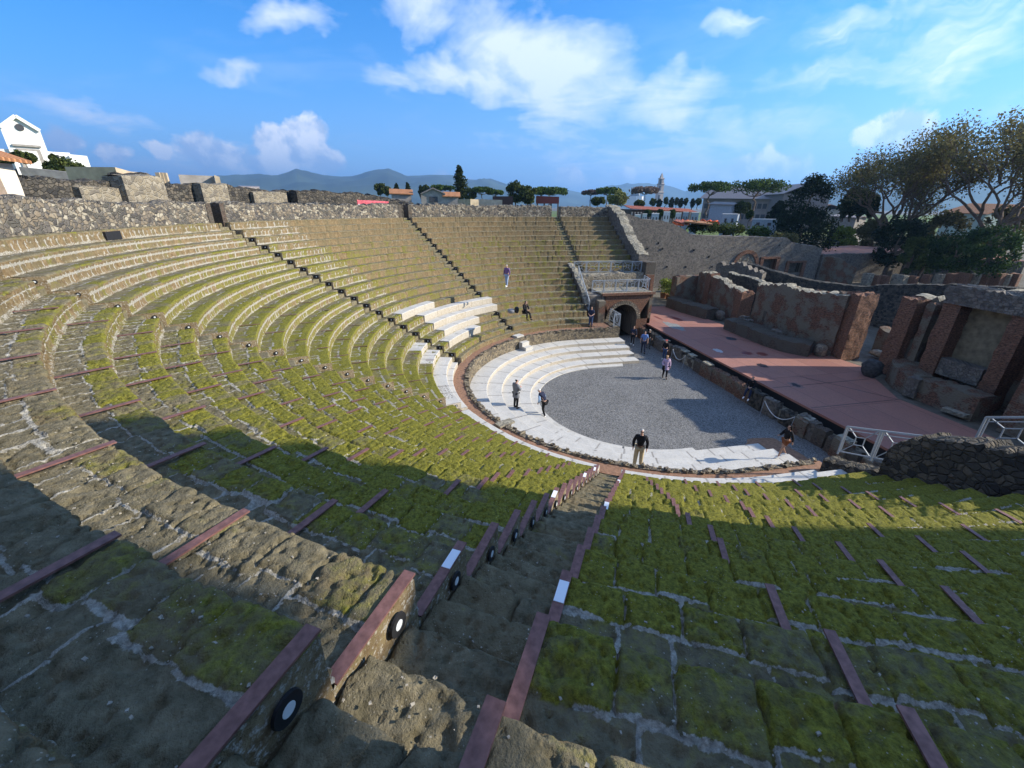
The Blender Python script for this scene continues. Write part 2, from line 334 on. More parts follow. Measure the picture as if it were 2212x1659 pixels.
def m_grass():
    m,t,b=newmat('grass_field'); oc=t.new('ShaderNodeTexCoord').outputs['Object']
    n=t.noise(oc,.09,5,.6); n2=t.noise(oc,1.5,6,.7)
    c=t.mix(t.rng(n2,.3,.7),(.035,.065,.012),(.12,.17,.03)); c=t.mix(t.rng(n,.45,.65),c,t.mix(t.rng(n2,.3,.7),(.10,.09,.045),(.19,.17,.09)))
    t.lk(c,b.inputs['Base Color']); t.lk(t.bump(n2,.8,.15),b.inputs['Normal']); return m
M['grass']=m_grass()
# ---------------------------------------------------------------- the seating
RISE=.4237; Z16=2.3558
def sm(x): x=np.clip(x,0,1); return x*x*(3-2*x)
def Zr(k): return Z16+(16-k)*RISE
def Rr(k,phi=None):
    base=11.153+(16-k)*.7684
    if phi is None: return base
    return base+sm((np.degrees(phi)-118)/26)*(.2254-.0042*(16-k))
def pos(R,u):                 # u: distance along the row, 0 on the east end of the half circle; straight beyond either end
    R=np.asarray(R,float); u=np.asarray(u,float); ph=np.clip(u/R,0,np.pi)
    x=R*np.cos(ph); y=R*np.sin(ph); ex=np.minimum(u,0); ey=np.minimum(np.pi*R-u,0)
    return x,y+ex+ey
def posA(Rad,U,R0):           # radius Rad at the place that lies U along a row of nominal radius R0
    U=np.asarray(U,float); ph=np.clip(U/R0,0,np.pi); ex=np.minimum(U,0); ey=np.minimum(np.pi*R0-U,0)
    return Rad*np.cos(ph),Rad*np.sin(ph)+ex+ey
def cam_d(k,u):
    x,y=pos(Rr(k),u); return math.hypot(math.hypot(x-CAM[0],y-CAM[1]),Zr(k)-CAM[2])
STW=.43                       # half width of a stair
PH={'B':R_(109.05),'C':R_(70.37),'D':R_(31.67),'A':R_(148.93)}
def edge(s,k,side):           # distance along row k of a stair's edge (side +1: larger u)
    if s=='E': return (-2.0 if side>0 else -2.8)
    return PH[s]*Rr(k)+side*STW
def joints(u0,u1,a,b,seed):
    r=np.random.default_rng(seed); J=[u0]; 
    while J[-1]<u1: J.append(J[-1]+r.uniform(a,b))
    J[-1]=u1
    if len(J)>2 and J[-1]-J[-2]<a*.5: J.pop(-2)
    return np.array(J)
def jd(u,J):
    i=np.clip(np.searchsorted(J,u)-1,0,len(J)-2); return np.minimum(u-J[i],J[i+1]-u),i
def row_mesh(k,u0,u1,seed,mossf,res=None,stone=(.46,.74),riser_detail=True,rough=1.0,z0=None,h=None,depth=None,R0=None,marble=False,mort=1.0,cheeks=(1,1)):
    Rl=Rr(k) if R0 is None else R0; h=RISE if h is None else h; D=.7684 if depth is None else depth; Zt=Zr(k) if z0 is None else z0
    um=np.linspace(u0,u1,9); dm=min(math.dist((*pos(Rl,x),Zt),CAM) for x in um)
    if res is None: res=min(max(dm*.0034,.017),.075)
    nu=max(int((u1-u0)/res),3); u=np.linspace(u0,u1,nu)
    ns=max(int((h+D)/min(res*1.15,.075)),10); s=np.r_[np.linspace(-h-.05,-.07,max(int(ns*h/(h+D)),4)),np.linspace(-.055,.055,7),np.linspace(.07,D+.07,max(int(ns*D/(h+D)),5))]
    U,S=np.meshgrid(u,s)
    ph=np.clip(U/Rl,0,np.pi); Rad=(Rr(k,ph) if R0 is None else np.full_like(U,R0))
    rc=.05 if not marble else .02
    q=np.clip((S+rc)/(2*rc),0,1)
    # rounded lip
    rad=np.where(S<-rc,0,np.where(S>rc,S,rc*(1-np.cos(q*np.pi/2))*1.0)); zz=np.where(S<-rc,S,np.where(S>rc,0,-rc*(1-np.sin(q*np.pi/2))))
    nr=-np.where(S<-rc,1,np.where(S>rc,0,np.cos(q*np.pi/2))); nz=np.where(S<-rc,0,np.where(S>rc,1,np.sin(q*np.pi/2)))
    X,Y=posA(Rad+rad,U,Rl); X=X+zz*.8; Y=Y+zz*1.2
    J1=joints(u0,u1,*stone,seed); J2=joints(u0,u1,stone[0]*.9,stone[1]*1.25,seed+1)
    r=np.random.default_rng(seed+2); w1=.29+.13*r.random(len(J1)); hb=.026*r.random(len(J1)); rb1=r.random(len(J1)); rb2=r.random(len(J2)); mo1=r.random(len(J1))
    nzs=fbm(X,Y,.10,3,2)-.5; nzb=fbm(X,Y,.45,5,3)-.5; nzf=np.maximum(fbm(X,Y,.055,17,2)-.56,0) if res<.045 else 0*X
    wob=.020*nzs*2
    d1,i1=jd(U+wob,J1); d2,i2=jd(U+wob,J2); c1=w1[i1]+wob*1.4
    db=np.abs(S-c1); front=(S<c1); tread=S>-rc
    A=np.zeros(U.shape+(4,)); 
    if marble:
        g=np.minimum(d1,1); A[...,0]=(g<.03)*.8; A[...,1]=rb1[i1]; A[...,2]=(S<-.02)*1.0
        disp=-.004*(g<.015)+.004*nzb; A[...,3]=0
    else:
        e=np.where(front,np.minimum(d1,np.abs(c1-S)),np.minimum(d2,np.minimum(np.abs(S-c1),np.abs(D-S))))
        blk=sm(e/.022)
        disp=np.where(front,(.012+hb[i1])*blk-.012+ -.028*(1-sm(d1/.02)),-.016+.006*blk)*rough
        # mortar ribs: along the course line, between back blocks, some front joints
        wm=.013+.075*np.clip(fbm(X,Y,.8,9,3)-.42,0,1)
        pat=fbm(X,Y,1.3,21,3)
        mm=np.exp(-(db/wm)**2)*(pat>.32)+np.exp(-(d2/wm)**2)*(~front)*(r.random(len(J2))[i2]>.15)+.9*np.exp(-(d1/(wm*.7))**2)*front*(mo1[i1]>.60)
        mm=np.clip(mm,0,1)*tread*mort; disp=disp+np.where(front,0,.020*mm)*rough
        if riser_detail:
            J3=joints(u0,u1,.20,.34,seed+5); J4=joints(u0,u1,.24,.42,seed+7); d3,i3=jd(U+wob,J3); d4,i4=jd(U+wob,J4)
            hy=S+h; lowm=hy<.10; mid=h*.64
            dj=np.where(S>-(h-mid),d3,d4); dh=np.abs(S+(h-mid))
            rm=np.clip(np.exp(-(dj/.022)**2)*.95+np.exp(-(dh/.020)**2)*.9,0,1)*(S<-.06)
            rm=np.where(lowm,.50+.5*(fbm(X,Y,.45,31)-.45),rm); rm=rm*(S<-.05)
            rm=rm*np.where(np.degrees(U/Rl)<58,.45,1.0)
            A[...,2]=(S<-.03)*1.0
            mm=np.where(tread,mm,rm)
            disp=disp+np.where(S<-.05,np.where(lowm,.03,-.018*rm),0)
            rbb=r.random(len(J3))[i3]; A[...,1]=np.where(S<-.05,rbb,0)
        A[...,1]=np.where(tread,np.where(front,rb1[i1],rb2[i2]*.5),A[...,1])
        A[...,0]=mm; disp=disp+.026*nzs*rough+.024*nzb*rough**1.6-.13*nzf
        A[...,3]=mossf(np.degrees(U/Rl),k)+np.where(front|~tread,.05,-.10)
    # lip jaggedness from block to block
    lipj=0 if marble else (-.022*(1-sm(d1/.03))*np.exp(-(S/.12)**2)+(rb1[i1]-.5)*.03*np.exp(-(S/.1)**2))*rough
    Rn=Rad+rad+nr*(disp+lipj); Zn=Zt+zz+nz*(disp+lipj*.6)
    X,Y=posA(Rn,U,Rl)
    mb=MB(); mb.grid(np.stack([X,Y,Zn],-1),np.stack([U,S],-1),A,flip=True)
    for uu,c,sg in ((u0,cheeks[0],1),(u1,cheeks[1],-1)):
        if not c: continue
        RR=(Rr(k,np.clip(uu/Rl,0,np.pi)) if R0 is None else R0)
        P=[]; 
        for rr in np.linspace(.0,D+.05,8):
            x,y=posA(RR+rr,uu,Rl); x2,y2=posA(RR+rr,uu+sg*.05,Rl)
            P.append([(x,y,Zt-.62),(x,y,Zt-.01),(x2,y2,Zt-.004)])
        P=np.array(P); a=np.zeros(P.shape[:2]+(4,)); a[...,2]=1; a[...,0]=.40; a[...,1]=.4; a[...,3]=.3
        mb.grid(P,None,a,flip=(sg<0))
    return mb
def mossW(deg,k):             # how much moss: rich near the west stair and in the lower rows, thin high up in the middle
    m=.60+0*deg
    m=m-.34*sm((4-k)/6)*sm((150-deg)/25)
    m=m-.28*sm((75-deg)/35)+.10*sm((deg-150)/10)+.16*sm((k-5)/4)*sm((deg-80)/20)
    m=m-.30*sm((4-k)/4)*sm((deg-120)/10)*(1-.75*sm((deg-149)/2))-.06*sm((4-k)/4)
    return m
WEST_END=lambda k: np.pi*Rr(k)+1.35+.95*sm((k-11)/3.)
EAST_END=lambda k: -8.35 if k<9 else -1.45
def wedge(name,lo,hi,label,krange,seed,marble_rows=(),stone=(.27,.50)):
    mid=atm(lo,hi); t=empty('seating_wedge',mid,label,'seating',None)
    for k in krange:
        a=lo(k); b=hi(k)
        if b-a<.4: continue
        mar=k in marble_rows
        mb=row_mesh(k,a,b,seed+k*17,mossW,stone=(.9,1.6) if mar else stone,marble=mar)
        o=part(mb,'seat_row',M['marble'] if mar else M['seat'],t,smooth=True,attr=True)
        if mar: o['label']='white marble seat row'
        if k==-2 : pass
    return t
def atm(lo,hi):
    x,y=pos(Rr(8),(lo(8)+hi(8))/2); return (float(x),float(y),Zr(16))
K=range(-2,17)
wA2=wedge('w',lambda k:edge('A',k,1),WEST_END,'mossy seating wedge right of the nearest stair, running to the railings',K,100,(16,))
wAB=wedge('w',lambda k:edge('B',k,1),lambda k:edge('A',k,-1),'green mossy seating wedge between the nearest stair and the next stair to its left',K,900,(16,))
wBC=wedge('w',lambda k:edge('C',k,1),lambda k:edge('B',k,-1),'curving seating wedge on the far left, pale mortar stripes on its risers',K,1700,(16,))
wCD=wedge('w',lambda k:edge('D',k,1),lambda k:edge('C',k,-1),'seating wedge holding the stepped white marble benches',K,2500,())
wDE=wedge('w',lambda k:(edge('E',k,1) if k<9 else -1.45),lambda k:edge('D',k,-1),'seating wedge where a person in purple stands, right of the marble benches',K,3300,())
wEE=wedge('w',lambda k:-8.35,lambda k:edge('E',k,-1),'narrow end block of seats half in shadow beside the sloping rubble wall',range(-2,9),4100,())
# curb below the last row
def annulus(name,R0,R1,z,ua,ub,mat,parent=None,z0=None,n=160,attr=False,tag_=None,rough=0):
    # ua, ub: functions of the radius giving the start and end along it
    f=np.linspace(0,1,n); Rs=np.linspace(R0,R1,6); P=[]
    for r_ in Rs:
        uu=ua(r_)+(ub(r_)-ua(r_))*f; x,y=pos(r_,uu); P.append(np.stack([x,y,z+rough*(fbm(x,y,.3,4)-.5)],-1))
    mb=MB(); P=np.array(P); UV=np.stack([np.broadcast_to(f*(ub(R0)-ua(R0)),(6,n)),np.repeat(Rs[:,None],n,1)],-1)
    mb.grid(P,UV,flip=True)
    if z0 is not None:
        for r_,fl in ((0,0),(5,1)):
            L=P[r_]; B=L.copy(); B[:,2]=z0; uv=np.stack([np.stack([UV[0,:,0],L[:,2]],-1),np.stack([UV[0,:,0],B[:,2]],-1)]); mb.grid(np.stack([L,B]),uv,flip=bool(1-fl))
        for c in (0,-1):
            L=P[:,c]; B=L.copy(); B[:,2]=z0; mb.grid(np.stack([L,B]),np.stack([np.stack([Rs,L[:,2]],-1),np.stack([Rs,B[:,2]],-1)]))
    return mb
PIx=math.pi
ct=empty('curb_seat',(0,10.9,1.7),'low curb ring along the outer edge of the brown path','curb')
for ua,ub,mar in ((-1.4,PH['C']*10.8-.4,False),(PH['C']*10.8+.4,PH['B']*10.8-.4,True),(PH['B']*10.8+.4,PH['A']*10.8-.4,True),(PH['A']*10.8+.4,PIx*10.8+1.9,True)):
    mb=row_mesh(17,ua,ub,55,lambda d,k:.15+0*d,R0=10.82,z0=2.02,h=.32,depth=.36,marble=mar,riser_detail=not mar,stone=(.6,1.2),res=.05)
    part(mb,'curb_segment',M['marble'] if mar else M['seat'],ct,True,True)
# ---------------------------------------------------------------- stairs
def light_fix(parent,c,n,r=.08,nm='step_light'):
    o=part(MB().disc(c,n,r,.016,20,r*.42),nm,M['black'],parent)
    part(MB().disc(np.array(c)+np.array(n)*.004,n,r*.45,.014,16,0),'lens',M['lens'],o)
def stair(s,label,eroded=1.0,kr=range(-2,17),niche=False):
    k0=8; x,y=pos(Rr(k0),(edge(s,k0,1)+edge(s,k0,-1))/2); t=empty('staircase',(float(x),float(y),Zr(16)),label,'staircase','stairs between the seating wedges')
    for k in kr:
        for j in (0,1):
            # two steps to a row: the lower one in front of the row's face
            z=Zr(k)-(0 if j else RISE/2); off=-.0 if j else -.384
            phs=PH.get(s,0); Rl=(Rr(k,phs))+off+.48
            uc=(edge(s,k,1)+edge(s,k,-1))/2; uc=phs*(Rl) if s!='E' else -2.4
            mb=row_mesh(k,uc-STW,uc+STW,int(k*31+j*7+ord(s)),lambda d,k:.02+0*d if s=='A' else .2+0*d,R0=Rl,z0=z-.05,h=RISE/2,depth=.40,riser_detail=False,stone=(.5,.95),rough=1.05*eroded,cheeks=(0,0),mort=.45)
            part(mb,'step',M['seat'],t,True,True)
        if s=='E' or k<0: continue
        a=edge(s,k,-1)*(1 if s!='A' else 1)
        phs=PH[s]; Rc=Rr(k,phs)+.24; un=np.array([-math.sin(phs),math.cos(phs),0.]); rad=np.array([math.cos(phs),math.sin(phs),0.])
        c=rad*Rc-un*(STW-.012)+np.array([0,0,Zr(k)-.135])
        if niche:
            nb=MB().box(c+un*.006+rad*.02+np.array([0,0,.01]),(.30,.03,.19),math.atan2(rad[1],rad[0])); n_=part(nb,'niche_shade',M['black'],t)  # black plate deepens the shade of the step-light recess by colour
            part(MB().disc(c+un*.023,un,.04,.01,12,0),'lens',M['lens'],n_)
        else: light_fix(t,c,un,.08 if s=='A' else .062)
    return t
stA=stair('A','worn mossy stair dropping from the foreground to the orchestra, rust-red strips on both edges',1.3)
stB=stair('B','stair on the left with a small round light on every step',.7)
stC=stair('C','stair with black step niches running down to the marble benches',.7,niche=True)
stD=stair('D','stair with black step niches between the marble benches and the person in purple',.7,niche=True)
stE=stair('E','short stair at the far end of the rows, below the gap in the wall',.7,kr=range(-2,9))
# rusty strips on the cheeks of the near stair and across the treads
def strip(parent,phi,k,du=0,r0=.0,r1=.74,w_=.085,up=.036,plate=False):
    Ra=Rr(k,phi)+r0-.012; Rb=Rr(k,phi)+r1; rad=np.array([math.cos(phi),math.sin(phi),0]); un=np.array([-rad[1],rad[0],0]); z=Zr(k)+up
    c=rad*(Ra+Rb)/2+un*du+np.array([0,0,z]); mb=MB().box(c,(Rb-Ra,w_,.014),phi)
    o=part(mb,'metal_strip',M['corten'],parent)
    if plate:
        c=rad*(Ra+.21)+un*du+np.array([0,0,z+.010]); part(MB().box(c,(.20,w_*.9,.006),phi),'number_plate',M['plate'],o)
for k in range(0,17):
    strip(stA,PH['A'],k,-STW-.035,plate=k in(2,7,12,15)); strip(stA,PH['A'],k,STW+.035,plate=k in(2,7,12))
for wd,angs in ((wAB,(143.9,138.2,132.4,126.8,121.3,115.5)),(wA2,(154.75,160.0,165.6,171.2,176.9)),(wBC,(100.5,91,82))):
    for i,an in enumerate(angs):
        for k in range(-1,16):
            if wd is wBC and k<6: continue
            r=random.Random(i*100+k); d=r.uniform(-.5,.5) if k>5 else r.uniform(-.12,.12)
            if r.random()<.15: continue
            strip(wd,R_(an+d),k,0,0,.74 if k<8 else r.uniform(.4,.7),.075 if wd is not wBC else .05)
# ---------------------------------------------------------------- orchestra, steps, path
def struct(o,kind='structure'): o['kind']=kind; return o
mb=MB(); an=np.linspace(0,PIx,60); P=[(5.95*math.cos(a),5.95*math.sin(a)) for a in an]
outer=[(13.4,-4.0),(13.4,-7.2),(-14.5,-7.2),(-14.5,-4.0)]
mb=MB(); gx=np.linspace(-15,13.4,120); gy=np.linspace(-7.2,6.2,60); X,Y=np.meshgrid(gx,gy); mb.grid(np.stack([X,Y,.012*(fbm(X,Y,.7,3)-.5)+.0*X],-1),np.stack([X,Y],-1)); 
struct(mb.build('orchestra_gravel',M['gravel'],None,True))
mb=MB(); X,Y=np.meshgrid(np.linspace(-9.6,-5.2,24),np.linspace(-5.6,-3.2,14)); mb.grid(np.stack([X,Y,.03+.03*(fbm(X,Y,.5,8)-.5)-.05*((np.abs(X+7.4)/2.2)**4+(np.abs(Y+4.3)/1.25)**4)],-1)); struct(mb.build('earth_patch',M['earth'],None,True))
ms=empty('marble_steps',(0,7,0),'four broad low white marble steps curving round the gravel orchestra','steps')
zs=[.22,.46,.70,.94]; Rs=[6.22,7.12,7.98,8.88,10.12]
for i in range(4):
    d=Rs[i+1]-Rs[i]; ua=-3.7; 
    for a,b,nm in ((-3.7,PIx*Rs[i]+3.75,'step'),):
        mb=row_mesh(30+i,a,b,70+i,lambda d,k:0*d,R0=Rs[i],z0=zs[i],h=.24,depth=d,marble=True,stone=(1.0,1.9),res=.06)
        o=part(mb,'step',M['marble'],ms,True,True)
cb=empty('marble_kerb',(0,5.9,0),'thin broken white marble kerb between the lowest step and the gravel','kerb')
for a,b in ((-2.2,.6),(.66,3.0),(3.05,5.4),(5.5,8.6),(8.66,12.4),(12.45,15.4),(15.5,19.0)):
    part(annulus('k',5.72,6.23,np.zeros((160,))[:40]+.05,lambda r,a=a:a*r/5.9,lambda r,b=b:b*r/5.9,None,None,-.05,40),'kerb_slab',M['marble'],cb)
struct(annulus('p',9.98,10.86,np.full(160,1.72),lambda r:-3.6,lambda r:PIx*r+3.0,None,rough=.05).build('path',M['earth'],None,True))
lw=empty('low_rubble_wall',(0,10.05,.94),'low rubble wall between the marble steps and the brown path','wall')
mb=annulus('w',9.93,10.17,np.full(300,1.76),lambda r:-3.6,lambda r:PIx*r+2.6,None,None,.6,300,rough=.10); part(mb,'wall',M['rubble_small'],lw)
mb=MB(); r=random.Random(4)
for i in range(230):
    u=r.uniform(-3.4,PIx*10.05+2.5); x,y=pos(10.03+r.uniform(-.09,.09),u)
    if abs(u-5.5)<.5: continue
    mb.box((float(x),float(y),1.76),(r.uniform(.10,.22),r.uniform(.10,.2),r.uniform(.06,.14)),r.uniform(0,3),jit=.02)
part(mb,'coping_stones',M['rubble_small'],lw)
# small stair block through the low wall, on the far side
sb=empty('stone_block_stair',(8.7,5.2,.94),'small white stone block stair against the low rubble wall on the far side','steps')
for i,(ra,rb,z) in enumerate(((9.15,9.55,1.2),(9.55,10.15,1.50),(10.15,10.7,1.86))):
    a=R_(30); part(MB().box(((ra+rb)/2*math.cos(a),(ra+rb)/2*math.sin(a),z/2+.4),(rb-ra,.72,z-.8),a),'block',M['marble'],sb)
for nm,an_ in (('slab',118),):
    a=R_(an_); o=MB().box((9.98*math.cos(a),9.98*math.sin(a),1.80),(.85,.42,.09),a).build('stone_slab',M['capstone']); tag(o,'flat stone slab laid across the brown path onto the top marble step','slab')
# big marble benches
def bench(u0,u1,k,label,ex=0):
    mb=row_mesh(k,u0,u1,k*3,lambda d,k:0*d,R0=Rr(k)-.06,z0=Zr(k)+.05,h=.44,depth=.60,marble=True,stone=(.9,1.5),res=.05); o=mb.build('marble_bench',M['marble'],None,True,True)
    return tag(o,label,'bench','stepped white marble benches')
for k,(xa,ya),(xb,yb),lb in ((11,(820,676),(902,648),'topmost and shortest white marble bench, beside the black step niches'),(12,(868,678),(1021,633),'second white marble bench from the top, long and curved'),(13,(893,695),(1035,648),'third white marble bench from the top, the longest'),
        (14,(925,711),(987,675),'fourth white marble bench from the top'),(15,(930,735),(998,697),'lowest white marble bench, just above the brown path')):
    pa=atz(xa,ya,Zr(k)); pb=atz(xb,yb,Zr(k)); ua=math.atan2(pb[1],pb[0])*Rr(k); ub=math.atan2(pa[1],pa[0])*Rr(k); bench(ua,min(ub,edge('C',k,-1)-.02),k,lb)
for k,a,b in ((15,.9,.0),(14,.5,0)):
    u=edge('C',k,1); mb=row_mesh(k,u,u+(2.4 if k==15 else 1.5),k*5,lambda d,k:0*d,R0=Rr(k)-.02,z0=Zr(k)+.02,h=.42,depth=.7,marble=True,res=.05); o=mb.build('marble_bench',M['marble'],None,True,True)
    tag(o,('lower' if k==15 else 'upper')+' flat white marble slab left of the black step niches, above the lettered row','bench','stepped white marble benches')
# traces of the old bronze lettering on the marble row: rows of small dowel holes
mb=MB(); r=random.Random(9)
for row,rr in ((0,11.34),(1,11.50),(2,11.66)):
    for i in range(9):
        a=R_(95.5)+(i*.19+ (row%2)*.05)/rr; 
        for j in range(3):
            mb.box((rr*math.cos(a)+r.uniform(-.03,.03),rr*math.sin(a)+r.uniform(-.05,.05),Zr(16)+.006),(.03,.02+.05*r.random(),.006),r.uniform(0,3))
tag(mb.build('letter_holes',simple('holes',(.16,.13,.1))),'rows of small dark dowel holes left by lost lettering in the white marble row','lettering')
# ---------------------------------------------------------------- walls
def wall(name,pts,th,z0,mat,parent=None,cap=None,jag=.09,step=.22,rows=None,side=1,seed=0,lab=None,cat='wall',ends=True,bulge=.03):
    P=np.array(pts,float); L=np.r_[0,np.cumsum(np.hypot(np.diff(P[:,0]),np.diff(P[:,1])))]; n=max(int(L[-1]/step),2)
    s=np.unique(np.r_[np.linspace(0,L[-1],n),L]); x,y,z=[np.interp(s,L,P[:,i]) for i in range(3)]
    dx=np.gradient(x,s); dy=np.gradient(y,s); m=np.hypot(dx,dy)+1e-9; nx=-dy/m*side; ny=dx/m*side
    r=np.random.default_rng(abs(int(seed))+len(pts)); seed=abs(int(seed)); jz=(r.random(len(s))-.5)*2*jag+(np.interp(s,np.arange(0,L[-1]+3,1.3),(r.random(int((L[-1]+3)/1.3)+1)-.5)*jag*2.2) if L[-1]+3>1.3 else 0)
    zt=z+jz; nz_=max(int((zt.max()-z0)/.22),2); g=[]; uv=[]
    for f in np.linspace(0,1,nz_): g.append(np.stack([x+nx*0,y,z0+(zt-z0)*f],-1)); uv.append(np.stack([s,z0+(zt-z0)*f],-1))
    g=np.array(g); bb=(fbm(g[...,0]+g[...,1],g[...,2],.7,seed)-.5)*bulge*2; g[...,0]-=nx*bb; g[...,1]-=ny*bb
    uv=np.array(uv); g2=g.copy(); g2[...,0]+=nx*th; g2[...,1]+=ny*th
    jt=(r.random(len(s))-.5)*jag*1.2; g2[-1,:,2]+=jt
    mb=MB(); mb.grid(g,uv,flip=(side<0)); mb.grid(g2,uv,flip=(side>0))
    if ends:
        for c in (0,-1):
            e=np.stack([g[:,c],g2[:,c]],1); mb.grid(e,np.stack([np.stack([0*uv[:,c,1],uv[:,c,1]],-1),np.stack([0*uv[:,c,1]+th,uv[:,c,1]],-1)],1))
    mid=(g[-1]+g2[-1])/2; mid[:,2]+=.04+.05*r.random(len(s)); tp=np.stack([g[-1],mid,g2[-1]]); tuv=np.stack([np.stack([s,0*s],-1),np.stack([s,0*s+th/2],-1),np.stack([s,0*s+th],-1)])
    if cap is None: mb.grid(tp,tuv,flip=(side<0))
    if parent is None and cap is not None:
        parent=empty(name,(float(x[0]),float(y[0]),z0),lab,cat); o=part(mb,'wall_face',mat,parent)
    else:
        o=mb.build(name,mat) if parent is None else part(mb,name,mat,parent)
        if parent is None and lab: tag(o,lab,cat)
    if cap is not None:
        c=MB(); c.grid(tp,tuv,flip=(side<0)); part(c,'coping',cap,parent)
    return parent if (parent is not None) else o
# ring wall behind the top row, with door gaps at the stairs
def arcpts(R,a0,a1,zt,n=24): return [(R*math.cos(a),R*math.sin(a),zt if not callable(zt) else zt(math.degrees(a))) for a in np.linspace(a0,a1,n)]
dw=R_(1.15); RW=25.35
rw=empty('ring_wall',(0,RW,9.9),'pale pebbly rubble wall ringing the back of the top seats','wall')
segs=[(PH['B']+dw,R_(200)),(PH['C']+dw,PH['B']-dw),(PH['D']+dw,PH['C']-dw),(0,PH['D']-dw)]
for a,b in segs:
    wall('wall_section',arcpts(RW,a,b,11.06,40),0.85,9.3,M['rubble'],rw,side=-1,jag=.085,bulge=.06,seed=int(a*9))
wall('wall_section',[(RW,0,11.02),(RW,-1.9,11.02)],.85,9.3,M['rubble'],rw,side=1,jag=.05,seed=3)
wall('wall_section',[(RW,-2.9,10.98),(RW,-8.6,10.95)],.85,9.3,M['rubble'],rw,side=1,jag=.06,seed=4)
for s_ in 'BCD':       # door reveals
    for sg in (-1,1):
        a=PH[s_]+sg*dw; c=np.array([math.cos(a),math.sin(a),0]); 
        p=c*(RW+.42); part(MB().box((p[0],p[1],10.2),(.9,.34,1.72),a),'door_jamb',M['brick_grey'],rw)
# raised back terrace seat (the row under the ring wall)
mb=row_mesh(-3,-8.3,PIx*25.35+3,91,lambda d,k:.1+0*d,R0=25.02,z0=10.0,h=.1,depth=.5,riser_detail=False,res=.07); 
# outer corridor wall, dark rubble, with lit buttresses
ow=empty('outer_wall',(0,29,10),'dark rubble wall with pale buttresses behind the ring wall, upper left','wall')
tp=[(-60,384),(60,385),(180,392),(262,396),(268,380),(345,380),(352,398),(430,402),(490,400),(560,410),(620,411),(700,418),(800,424),(860,434),(893,441)]
pts=[atR(x,y,29.3) for x,y in tp]; wall('wall_face',pts,.9,9.0,M['rubble_dark'],ow,jag=.10,side=1,step=.3,seed=12)
def buttress(x0,x1,y,yb,R,nm,mat,lab=None,ztop=None):
    a=atR(x0,y,R); b=atR(x1,y,R); zt=(a[2]+b[2])/2; return wall(nm,[(a[0],a[1],zt),(b[0],b[1],zt)],1.2,9.2,mat,ow,side=1,jag=.05,seed=int(x0))
buttress(262,350,380,433,28.5,'buttress',M['rubble_light']); buttress(432,489,396,433,28.6,'buttress',M['rubble_light']); buttress(170,268,405,431,28.9,'arch_fill',M['rubble_light']); buttress(546,618,414,435,28.9,'pale_patch',M['rubble_light'])
tag(wall('rubble_mound',[atR(x,y,28.2) for x,y in ((640,414),(700,414),(780,420),(850,434),(890,442))],1.0,9.0,M['rubble_dark'],side=1,jag=.1),'dark curved rubble wall sloping down behind the red banner','wall')
# far-left orange roofed hut and its white pillar
a=atR(-30,420,28.6); hut=empty('hut',(a[0],a[1],10),'orange tiled hut with a white plastered pier at the far left edge','hut')
p0=atR(-120,425,28.4); p1=atR(18,425,28.4); wall('wall',[(p0[0],p0[1],12.6),(p1[0],p1[1],12.6)],3.0,9.2,simple('ochre_plaster',(.42,.28,.18)),hut,side=1,jag=0)
q0=atR(8,400,28.1); q1=atR(45,400,28.1); wall('pier',[(q0[0],q0[1],12.5),(q1[0],q1[1],12.45)],1.0,9.2,simple('white_plaster',(.62,.55,.45),var=.12),hut,side=1,jag=.02)
def tiles(name,col): 
    m,t,b=newmat(name); uv=t.new('ShaderNodeTexCoord').outputs['UV']; wv=t.new('ShaderNodeTexWave'); wv.inputs['Scale'].default_value=1.4; wv.inputs['Distortion'].default_value=.6; t.lk(uv,wv.inputs[0])
    n=t.noise(uv,2.2,5,.7); t.lk(t.mix(t.rng(t.m('ADD',t.m('MULTIPLY',wv.outputs[1],.5),t.m('MULTIPLY',n,.6)),.3,.8),tuple(x*.45 for x in col),col),b.inputs['Base Color']); t.lk(t.bump(wv.outputs[1],1,.08),b.inputs['Normal']); return m
M['tile']=tiles('terracotta_tiles',(.50,.23,.11)); M['tile_red']=tiles('red_tiles',(.36,.12,.08))
def slab(pts,th,mat,name,parent=None,lab=None,cat='roof'):
    n=len(pts); v=[(p[0],p[1],p[2]-th) for p in pts]+[(p[0],p[1],p[2]) for p in pts]; mb=MB()
    P=np.array(pts,float); e=P[1]-P[0]; Lx=np.linalg.norm(e); e/=Lx; fv=P[-1]-P[0]; fv=fv-e*(fv@e); fv/=np.linalg.norm(fv)+1e-9; uv=np.array([((np.array(a)-P[0])@e,(np.array(a)-P[0])@fv) for a in v])
    mb.add(v,[[i,(i+1)%n,n+(i+1)%n,n+i] for i in range(n)],uv); mb.ng=[[n+i for i in range(n)],[n-1-i for i in range(n)]]
    if parent is None:
        o=mb.build(name,mat); return tag(o,lab,cat) if lab else o
    return part(mb,name,mat,parent)
c=np.array([q0[0],q0[1],0]); o_=np.array([p0[0],p0[1],0]); dd=(c-o_)/np.linalg.norm(c-o_); nn=np.array([dd[1],-dd[0],0]); nn=nn if nn@np.array([math.cos(2),math.sin(2),0])<0 else -nn
e1=np.array([q1[0],q1[1],12.75])-nn*.0; slab([tuple(o_+nn*.5+[0,0,12.7]),tuple(c+dd*1.0+nn*.5+[0,0,12.6]),tuple(c+dd*.4-nn*3+[0,0,14.0]),tuple(o_-nn*3+[0,0,14.4])],.12,M['tile'],'roof',hut)
